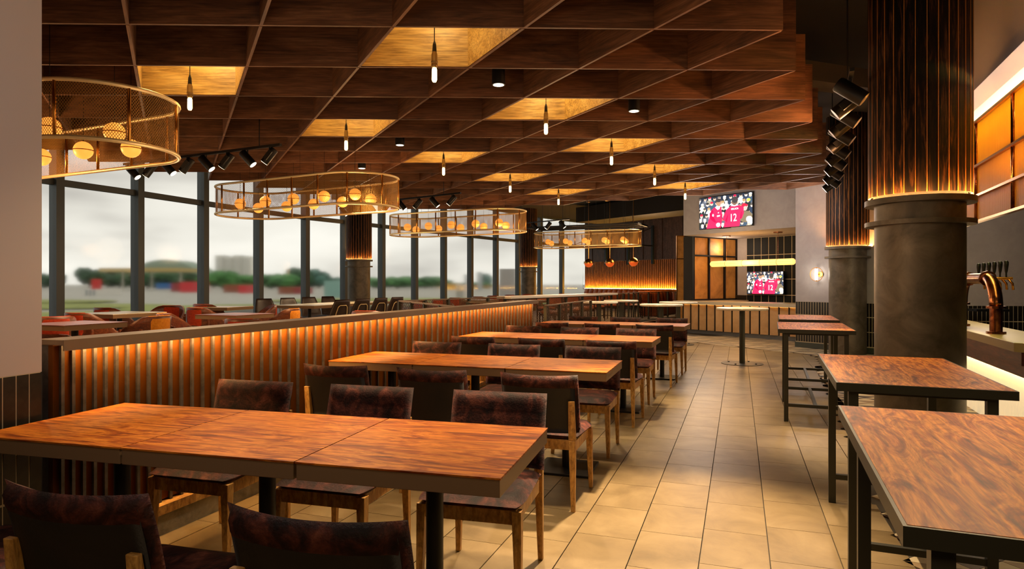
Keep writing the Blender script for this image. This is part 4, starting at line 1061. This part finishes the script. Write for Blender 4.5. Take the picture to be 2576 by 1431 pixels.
put('seat_base', MB().box((2.1, -.35, .22), (4.2, .6, .40)), m_orleather, b2)
oc = thing('timber_chair', '', 'chair', (0, 0, RZ), group='tan upholstered chairs beyond the perforated screen')
put('seat', MB().slab(lambda u, v: ((u-.5)*.46, (v-.5)*.44, .45), .09, 8, 8, .25), m_orleather, oc, True)
put('backrest', MB().slab(lambda u, v: ((u-.5)*.44, -.22-.05*v-.03*(1-(2*u-1)**2), .60+.24*v), .06, 10, 6, .25), m_orleather, oc, True)
for sx in (-1, 1):
    put('rear_leg', leg((sx*.21, -.25, .82), (sx*.21, -.22, 0), .03, .025, .03, .025), m_blackp, oc); put('leg', leg((sx*.21, .20, .44), (sx*.21, .20, 0), .03, .025, .03, .025), m_blackp, oc)
put('seat_rail', MB().box((0, 0, .38), (.44, .42, .05)), m_blackp, oc)
KID[oc.name] = list(oc.children)
ocs = [(1385, 16.6, 150), (1436, 18.0, 170), (1470, 19.2, 20), (1500, 20.6, 190), (1538, 21.8, 10), (1572, 22.8, 60), (1412, 21.5, 20), (1594, 21.9, 200), (1616, 22.6, 20), (1375, 19.3, 200)]
fo = True
for q, (px_, Y, dg) in enumerate(ocs):
    lb = 'tan upholstered black framed chair beyond the screens, %s counted from the slatted divider' % ordn[q]; X = (px_-CX)/F*Y
    if fo: oc.location = (X, Y, RZ); oc.rotation_euler = (0, 0, radians(dg)); oc['label'] = lb; fo = False
    else: dup(oc, (X, Y, RZ), radians(dg), lb)
for q, (px_, Y) in enumerate(((1408, 19.6), (1520, 23.6), (1452, 23.0))): sq_table(((px_-CX)/F*Y, Y), .4, .75, m_dtop, 'dark table behind the perforated screen, %s from the divider' % ordn[q])
# copper dome pendants
dp = thing('dome_pendant', '', 'pendant light', (0, 0, 0), group='three brass and amber dome pendants before the slatted wall')
put('upper_dome', MB().lathe([(0, .17)]+[(.17*cos(a), .17*sin(a)) for a in [radians(d) for d in (80, 65, 50, 35, 20, 8, 0)]], 24), m_brass, dp, True)
put('rim', MB().lathe([(.16, -.008), (.195, -.008), (.195, .004), (.16, .004)], 24), m_brass, dp)
put('glass_bowl', MB().lathe([(.165*cos(a), -.16*sin(a)) for a in [radians(d) for d in (0, 15, 30, 45, 60, 75)]]+[(0, -.16)], 24), mat('copper_glass', '#c0562a', .25, .3, emit='#c8501c', es=.55), dp, True)
put('rod', MB().cyl((0, 0, .17), (0, 0, 2.60), .010, 6), m_brass, dp)
for q, px_ in enumerate((1480.5, 1534, 1593.5)):
    Y = 24.6-q*.5; X = (px_-CX)/F*Y; z = 1.35+Y*(712-(662, 661, 659)[q])/F; lb = 'brass dome pendant with amber bowl, %s of three from the windows' % ordn[q]
    if q == 0: dp.location = (X, Y, z); dp['label'] = lb
    else: dup(dp, (X, Y, z), 0, lb)
# steel outriggers on the walnut wall
for q, s_ in enumerate((.26, .50, .74)):
    p = SA+sd*s_; o = thing('steel_bracket', 'black steel bracket on the walnut wall, %s of three from the windows' % ordn[q], 'bracket', (p.x, p.y, 0), sang, 'steel brackets on the walnut wall')
    put('upright_bar', MB().box((0, -.10, 3.10), (.10, .10, 1.75)), mat('blue_black_steel', '#16232b', .5, .3), o)
    put('arm', MB().box((0, -1.3, 3.05), (.05, 2.4, .06)), m_black, o); put('tie_rod', MB().cyl((0, -.1, 3.9), (0, -2.4, 3.08), .014, 6), m_black, o)
# black frame of tracks above the last lantern
fk = thing('track_frame', 'rectangular black track frame above the smallest mesh lantern', 'track light', (2.34, 20.3, 3.12), -radians(27))
for y in (-.55, .0, .55): put('rail', MB().box((0, y, 0), (3.6, .04, .05)), m_black, fk)
for x in (-1.8, 1.8): put('end_rail', MB().box((x, 0, 0), (.04, 1.1, .05)), m_black, fk)
for x in (-1.5, 1.5): put('drop_rod', MB().cyl((x, 0, 0), (x, 0, CEIL-3.12), .008, 6), m_black, fk)
# dim beams and ducts in the black void
db = thing('ceiling_duct', 'dim grey services beam in the black void beside the widest column', 'duct', (3.3, 8.3, 4.1), radians(20))
put('beam_body', MB().box((0, 0, 0), (5.5, .35, .25)), mat('dim_grey', '#4a4238', .8), db)
db = thing('ceiling_duct', 'thin dim services beam above the paired spotlights', 'duct', (3.6, 12.5, 4.2), radians(0))
put('beam_body', MB().box((0, 0, 0), (4.5, .25, .25)), MATS['dim_grey'], db)
db = thing('ceiling_duct', 'broad black duct above the walnut wall', 'duct', (5.0, 24.5, 4.15), sang)
put('beam_body', MB().box((0, 0, 0), (6.0, 1.5, .6)), m_blackp, db)
# ------------------------------------------------------------------ outside
GZ0 = -.9
def disc(cx, cy, rx, ry, z, n=24): return MB().prism([(cx+rx*cos(2*pi*k/n), cy+ry*sin(2*pi*k/n)) for k in range(n)], z-.05, z)
put('outside_ground', MB().box((-150, 430, GZ0-.1), (1400, 940, .2)), mat('asphalt', rough=.9, build=mottle([(.3, '#8f8c82'), (.6, '#aeaaa0')], .6, 0, .001, 5, 0)), kind='structure')
bpy.data.objects['outside_ground'].location.y = 0
gm = mat('verge_grass', rough=.95, build=mottle([(.35, '#5f6a2c'), (.55, '#8c9240'), (.7, '#a9a861')], 1.2, 0, .001, 6, 0))
for k, (x, y, rx, ry) in enumerate([(-26, 28, 4, 5), (-30, 44, 6, 5), (-44, 60, 12, 7), (-22, 56, 11, 9), (-9, 50, 8, 12), (-62, 74, 16, 8), (-14, 80, 16, 10), (4, 70, 8, 14), (-18.5, 31, 2.2, 4), (-9.5, 32, 3, 5)]):
    o = put('grass_verge', disc(x, y, rx, ry, GZ0+.12+.01*k), gm); o['kind'] = 'structure'
# trees
rsn = random.Random(11)
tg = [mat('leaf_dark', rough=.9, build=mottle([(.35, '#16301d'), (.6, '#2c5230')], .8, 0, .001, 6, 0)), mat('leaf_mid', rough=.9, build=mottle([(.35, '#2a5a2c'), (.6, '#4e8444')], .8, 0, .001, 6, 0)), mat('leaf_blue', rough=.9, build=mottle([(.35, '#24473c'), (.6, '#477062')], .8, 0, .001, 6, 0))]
import bmesh
def crown_mesh(seed):
    r = random.Random(seed); bm = bmesh.new()
    for k in range(26):
        a = r.uniform(0, 2*pi); rr_ = sqrt(r.random())*.75; z = r.uniform(-.25, .62)*(1-.4*rr_); s = r.uniform(.24, .42)
        g = bmesh.ops.create_icosphere(bm, subdivisions=2, radius=s, matrix=Matrix.Translation((rr_*cos(a), rr_*sin(a), z)))
        for v in g['verts']: v.co += v.normal*r.uniform(-.07, .07)
    me = bpy.data.meshes.new('crown'); bm.to_mesh(me); bm.free(); return me
crowns = {}
for s in range(3):
    for m in range(3): me = crown_mesh(s); me.materials.append(tg[m]); crowns[(s, m)] = me
tkm = MB().cyl((0, 0, 0), (0, 0, 1), .10, 8, .06).mesh('trunk'); tkm.materials.append(m_mahog)
TN_ = []
def tree(px_, Y, ytop, wpx, m, lb):
    Y = Y*3+(len(TN_) % 4)*26; TN_.append(1)
    X = (px_-CX)/F*Y; H_ = EYE-GZ0+(HY-ytop+3)*Y/F; r = wpx*.62*Y/F
    t = thing('tree', lb, 'tree', (X, Y, GZ0), rsn.uniform(0, 6), 'trees outside the windows')
    o = bpy.data.objects.new('crown', crowns[(rsn.randrange(3), m)]); COL.objects.link(o); o.parent = t; ch = min(H_*.9, r*2.2); o.scale = (r, r, ch/1.35); o.location = (0, 0, H_-ch*.62)
    o = bpy.data.objects.new('trunk', tkm); COL.objects.link(o); o.parent = t; o.scale = (3, 3, max(.6, H_-ch*.8))
T = [(128, 75, 690, 60, 0, 'behind the window post beside the pier'), (225, 95, 676, 50, 0, 'behind the red totem sign'), (270, 90, 690, 80, 0, 'over the bright road bend'), (310, 88, 682, 80, 0, 'against the second window post'),
     (372, 85, 686, 70, 0, 'below the ochre canopy roof, by the window post'), (415, 88, 688, 70, 0, 'behind the blue van'), (455, 90, 688, 80, 0, 'behind the red containers'), (490, 90, 700, 50, 0, 'left of the third window post'.replace('left of', 'beside')),
     (560, 80, 683, 60, 1, 'below the tower block, paler'), (535, 95, 694, 60, 1, 'beside the third window post, pale'), (615, 85, 694, 70, 1, 'low and broad beside the brick shed'), (650, 90, 696, 60, 0, 'behind the fourth window post'),
     (700, 75, 690, 80, 1, 'broad and bright green in the fifth window'), (755, 80, 677, 56, 0, 'tall and dark at the fifth window post'), (800, 78, 681, 60, 2, 'blue green in the sixth window'), (842, 85, 700, 60, 2, 'small and blue green beside the timber column'),
     (955, 80, 700, 60, 1, 'beside the timber column, far side'), (1000, 75, 697, 70, 1, 'in the window after the timber column'), (1070, 72, 698, 80, 1, 'broad and green in the ninth window'), (1098, 80, 706, 60, 1, 'low beside the tenth window post'),
     (1222, 90, 690, 30, 2, 'dark pointed one behind the twelfth window'), (1205, 80, 712, 70, 1, 'bright shrub like one near the ochre shed'), (1375, 95, 732, 90, 2, 'low dark one in the last but one window'), (1445, 95, 728, 80, 2, 'low dark one in the last window')]
T += [(300+k*27, 98, 694+(k*5 % 7), 52, 0, 'in the dark belt under the hill, %s from the pier side' % ordn[k]) for k in range(8)]
T += [(575+k*38, 100, 702+(k*5 % 6), 56, 1, 'low in the pale belt, %s from the tower blocks' % ordn[k]) for k in range(7)]
T += [(1015+k*36, 100, 712, 60, 1, 'low in the last belt, %s after the timber column' % ordn[k]) for k in range(4)]
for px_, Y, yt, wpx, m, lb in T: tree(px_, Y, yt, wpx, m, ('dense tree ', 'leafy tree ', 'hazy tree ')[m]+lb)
# hill beyond, distance haze put into its pale green
hm = MB(); nx = 24
hv = lambda t: max(0, sin(pi*t))**.7
prof = [((-48+k*4.0), GZ0+26*hv(k/nx)) for k in range(nx+1)]
hm.prism([(x, z) for x, z in prof]+[(prof[-1][0], GZ0-1), (prof[0][0], GZ0-1)], 0, 40)
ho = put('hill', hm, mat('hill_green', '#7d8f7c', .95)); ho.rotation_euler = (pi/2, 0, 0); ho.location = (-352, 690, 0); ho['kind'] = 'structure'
def bld(name, cat, lb, px0, px1, ytop, Y, m, depth=10, z0=GZ0, wins=None, roof=None, ybot=None):
    if ybot: Y = F*(EYE-GZ0)/(ybot-HY); depth = depth*2.5
    X0, X1 = (px0-CX)/F*Y, (px1-CX)/F*Y; H_ = EYE+(HY-ytop)*Y/F
    t = thing(name, lb, cat, ((X0+X1)/2, Y+depth/2, z0)); w_ = X1-X0; h_ = H_-z0
    put('walls', MB().box((0, 0, h_/2), (w_, depth, h_)), m, t)
    if roof: put('roof', MB().box((0, 0, h_+.15), (w_*1.03, depth*1.03, .3)), roof, t)
    if wins:
        wx, wz = wins; wm = mat('far_window', '#747f88', .4); wme = MB().box((0, 0, 0), (w_/wx*.34, .1, h_/wz*.9)).mesh('window_band')
        for i in range(wx): put('window_band', wme, wm, t, loc=((i+.5)*w_/wx-w_/2, -depth/2-.05, h_*.5)); 
        if False: pass
    return t
for k, (a_, b_, yt) in enumerate(((541, 563, 643), (565, 584, 646), (586, 606, 643), (608, 630, 645))):
    bld('tower_block', 'building', 'pale tower block with grey windows, %s of four in the fourth window' % ordn[k], a_, b_, yt, 620, mat('pale_tower', '#dedacd', .8), 12, wins=(3, 1), roof=mat('tower_roof', '#76818a', .7))
_cY = 200.; cp_ = thing('petrol_canopy', 'long ochre canopy roof before the green hill', 'canopy', ((382-CX)/F*_cY, _cY, GZ0))
put('fascia', MB().box((0, 0, EYE-GZ0+4.0), (24, 14, 1.1)), mat('ochre_fascia', '#b39a5c', .7), cp_)
for x in (-9, 0, 9): put('post', MB().cyl((x, 0, 0), (x, 0, EYE-GZ0+3.6), .25, 8), m_white, cp_)
bld('petrol_kiosk', 'building', 'small white kiosk beside the red totem sign', 213, 242, 728, 60, mat('kiosk_white', '#cfcbc2', .7), 3, wins=(3, 1), ybot=744)
bld('totem_sign', 'sign', 'red totem sign at the roadside', 230, 243, 702, 58, mat('totem_red', '#c01810', .6), .6, ybot=742)
bld('delivery_van', 'van', 'blue van parked before the dark trees', 392, 428, 712, 72, mat('van_blue', '#1f5f9e', .5), 3, ybot=727)
bld('red_container', 'container', 'bright red container near the third window post', 452, 486, 709, 66, mat('container_red', '#c42a30', .6), 3, ybot=736)
bld('red_container', 'container', 'dull red container behind the brighter one', 430, 452, 712, 68, mat('container_dull', '#8c2c2a', .6), 3, ybot=734)
bld('brick_shed', 'shed', 'brick shed below the tower blocks', 562, 600, 716, 170, mat('shed_brick', '#8a4a32', .8), 4, ybot=736)
bld('red_container', 'container', 'small red container beside the brick shed', 600, 620, 718, 68, MATS['container_red'], 3, ybot=738)
bld('brick_shed', 'shed', 'brick shed in the fifth window', 700, 738, 722, 72, MATS['shed_brick'], 4, ybot=740)
bld('red_container', 'container', 'small red container in the fifth window', 738, 758, 724, 74, MATS['container_dull'], 3, ybot=740)
bld('pale_house', 'house', 'pale blocky house in the eleventh window', 1147, 1166, 715, 90, mat('house_pale', '#c9beb2', .8), 8, wins=(2, 1))
bld('ochre_shed', 'shed', 'ochre roofed shed in the tenth and eleventh windows', 1116, 1150, 713, 95, mat('shed_ochre', '#b08a3a', .8), 6, ybot=728)
bld('ochre_shed', 'shed', 'ochre shed in the twelfth window', 1192, 1232, 716, 95, MATS['shed_ochre'], 6, ybot=726)
bld('office_tower', 'building', 'slim grey office tower in the eleventh window', 1168, 1176, 690, 150, mat('office_grey', '#a9aeb0', .8), 8)
bld('office_tower', 'building', 'distant grey tower pair behind the dark pointed tree', 1200, 1210, 684, 190, MATS['office_grey'], 8)
bld('grey_hoarding', 'hoarding', 'plain grey hoarding filling the lower thirteenth window', 1256, 1298, 676, 45, mat('hoarding_grey', '#a5a09c', .8), 1)
bld('green_shed', 'shed', 'pale green hipped shed beside the timber column', 815, 862, 706, 100, mat('shed_green', '#7fa39a', .8), 8)
# ------------------------------------------------------------------ added lights without fixtures for tables, aisle and bar
def spotat(x, y, z, tx, ty, tz, p, ang, col='#ffdcae', size=.05, blend=.75):
    l = lamp('spot_light', 'SPOT', None, (x, y, z), p, col, size, ang, blend, aim=(tx, ty, tz)); return l
LSPOT = [(-.2, 2.3, 4.4, -.35, 2.45, .76, 0, 40)]
# unseen spots added for the light pools along the timber grid edge and rows
SP = [  # x, y, z, target, power, cone
 (.9, 4.6, 3.15, (.85, 3.5, 0), 900, 48), (2.35, 5.2, 3.0, (2.1, 3.3, .9), 200, 50), (2.2, 3.3, 3.0, (1.3, 1.7, .9), 200, 58),
 (3.2, 6.4, 3.0, (3.1, 5.4, .3), 420, 42), (3.6, 7.6, 3.0, (3.3, 6.8, .9), 120, 50), (4.2, 9.0, 3.0, (3.9, 8.5, .9), 120, 50),
 (-.4, 3.6, 3.1, (-.5, 2.4, .76), 150, 60), (-1.2, 3.9, 3.1, (-1.4, 2.75, .76), 150, 60), (.2, 3.4, 3.1, (.1, 3.3, 0), 200, 60),
 (.1, 5.6, 3.1, (.0, 4.8, .76), 160, 62), (.8, 7.8, 3.1, (.9, 7.0, .76), 160, 62), (1.7, 10.0, 3.1, (1.7, 9.3, .76), 170, 62),
 (3.9, 10.9, 3.1, (3.86, 10.8, .94), 160, 42), (3.0, 13.6, 3.1, (2.9, 13.3, .9), 220, 60), (4.3, 15.6, 3.4, (5.0, 17.2, 2.4), 0, 60),
 (3.7, 12.6, 3.1, (3.5, 9.5, 0), 70, 50), (2.6, 7.2, 3.1, (2.2, 6.3, 0), 60, 56),
 (-5.0, 8.6, 3.1, (-5.0, 7.9, .9), 190, 75), (-4.3, 10.6, 3.1, (-4.3, 9.8, .9), 170, 75), (-3.6, 14.0, 3.1, (-3.6, 14.0, .9), 140, 75), (-6.3, 12.2, 3.2, (-6.2, 11.0, .9), 120, 75),
 (3.9, 19.3, 3.4, (3.4, 17.8, .5), 260, 80), (1.3, 15.6, 3.3, (1.2, 14.8, .9), 240, 75),
]
for s in SP:
    if s[4]: spotat(s[0], s[1], s[2], *s[3], s[4], s[5])

# unseen fill lights added through the room and behind the viewer to brighten it
def pt(x, y, z, p, col='#ffd8a4', r=.35): lamp('room_fill', 'POINT', None, (x, y, z), p*(.60 if y < 12 else 1), col, r)
pt(-.4, -.9, 2.5, 75); pt(2.6, .2, 2.6, 40); pt(-1.0, 4.0, 2.0, 24); pt(.6, 7.6, 2.2, 30); pt(2.0, 11.8, 2.3, 36)
pt(-4.4, 8.2, 2.0, 40); pt(-3.4, 14, 2.2, 45); pt(1.5, 18.5, 2.4, 60); pt(4.6, 15.6, 2.2, 26); pt(6.2, 8.6, 2.0, 45)
for (x, y, tx, ty, p) in ((3.2, 5.9, 1.2, 6.2, 60), (3.7, 7.0, 2.0, 8.0, 60), (4.3, 8.4, 2.6, 9.2, 60), (2.9, 4.6, 1.0, 4.6, 50)):
    spotat(x, y, 2.75, tx, ty, 3.6, p, 95, '#ffb070')  # unseen upward spots added to brighten the timber ceiling ends

pt(3.9, 13.6, 2.7, 60, '#fff0ea', .4); pt(5.4, 12.0, 2.8, 30, '#fff0ea', .3); pt(6.6, 8.9, 2.4, 40, '#fff0e6', .4); pt(5.0, 24.0, 2.8, 130, '#ffcf9a', .5); pt(6.0, 18.3, 2.35, 14, '#ffe0c0', .2)

pt(-1.1, 1.6, 2.1, 14, '#ffffff', .2)

pt(2.2, 22.0, 2.0, 60, '#ffc890', .3)

pt(-2.4, 5.5, 1.9, 26, '#ffd0a0', .4); pt(2.0, 4.6, 1.6, 16, '#ffd0a0', .4); pt(.2, 10.5, 1.7, 22, '#ffd0a0', .4)
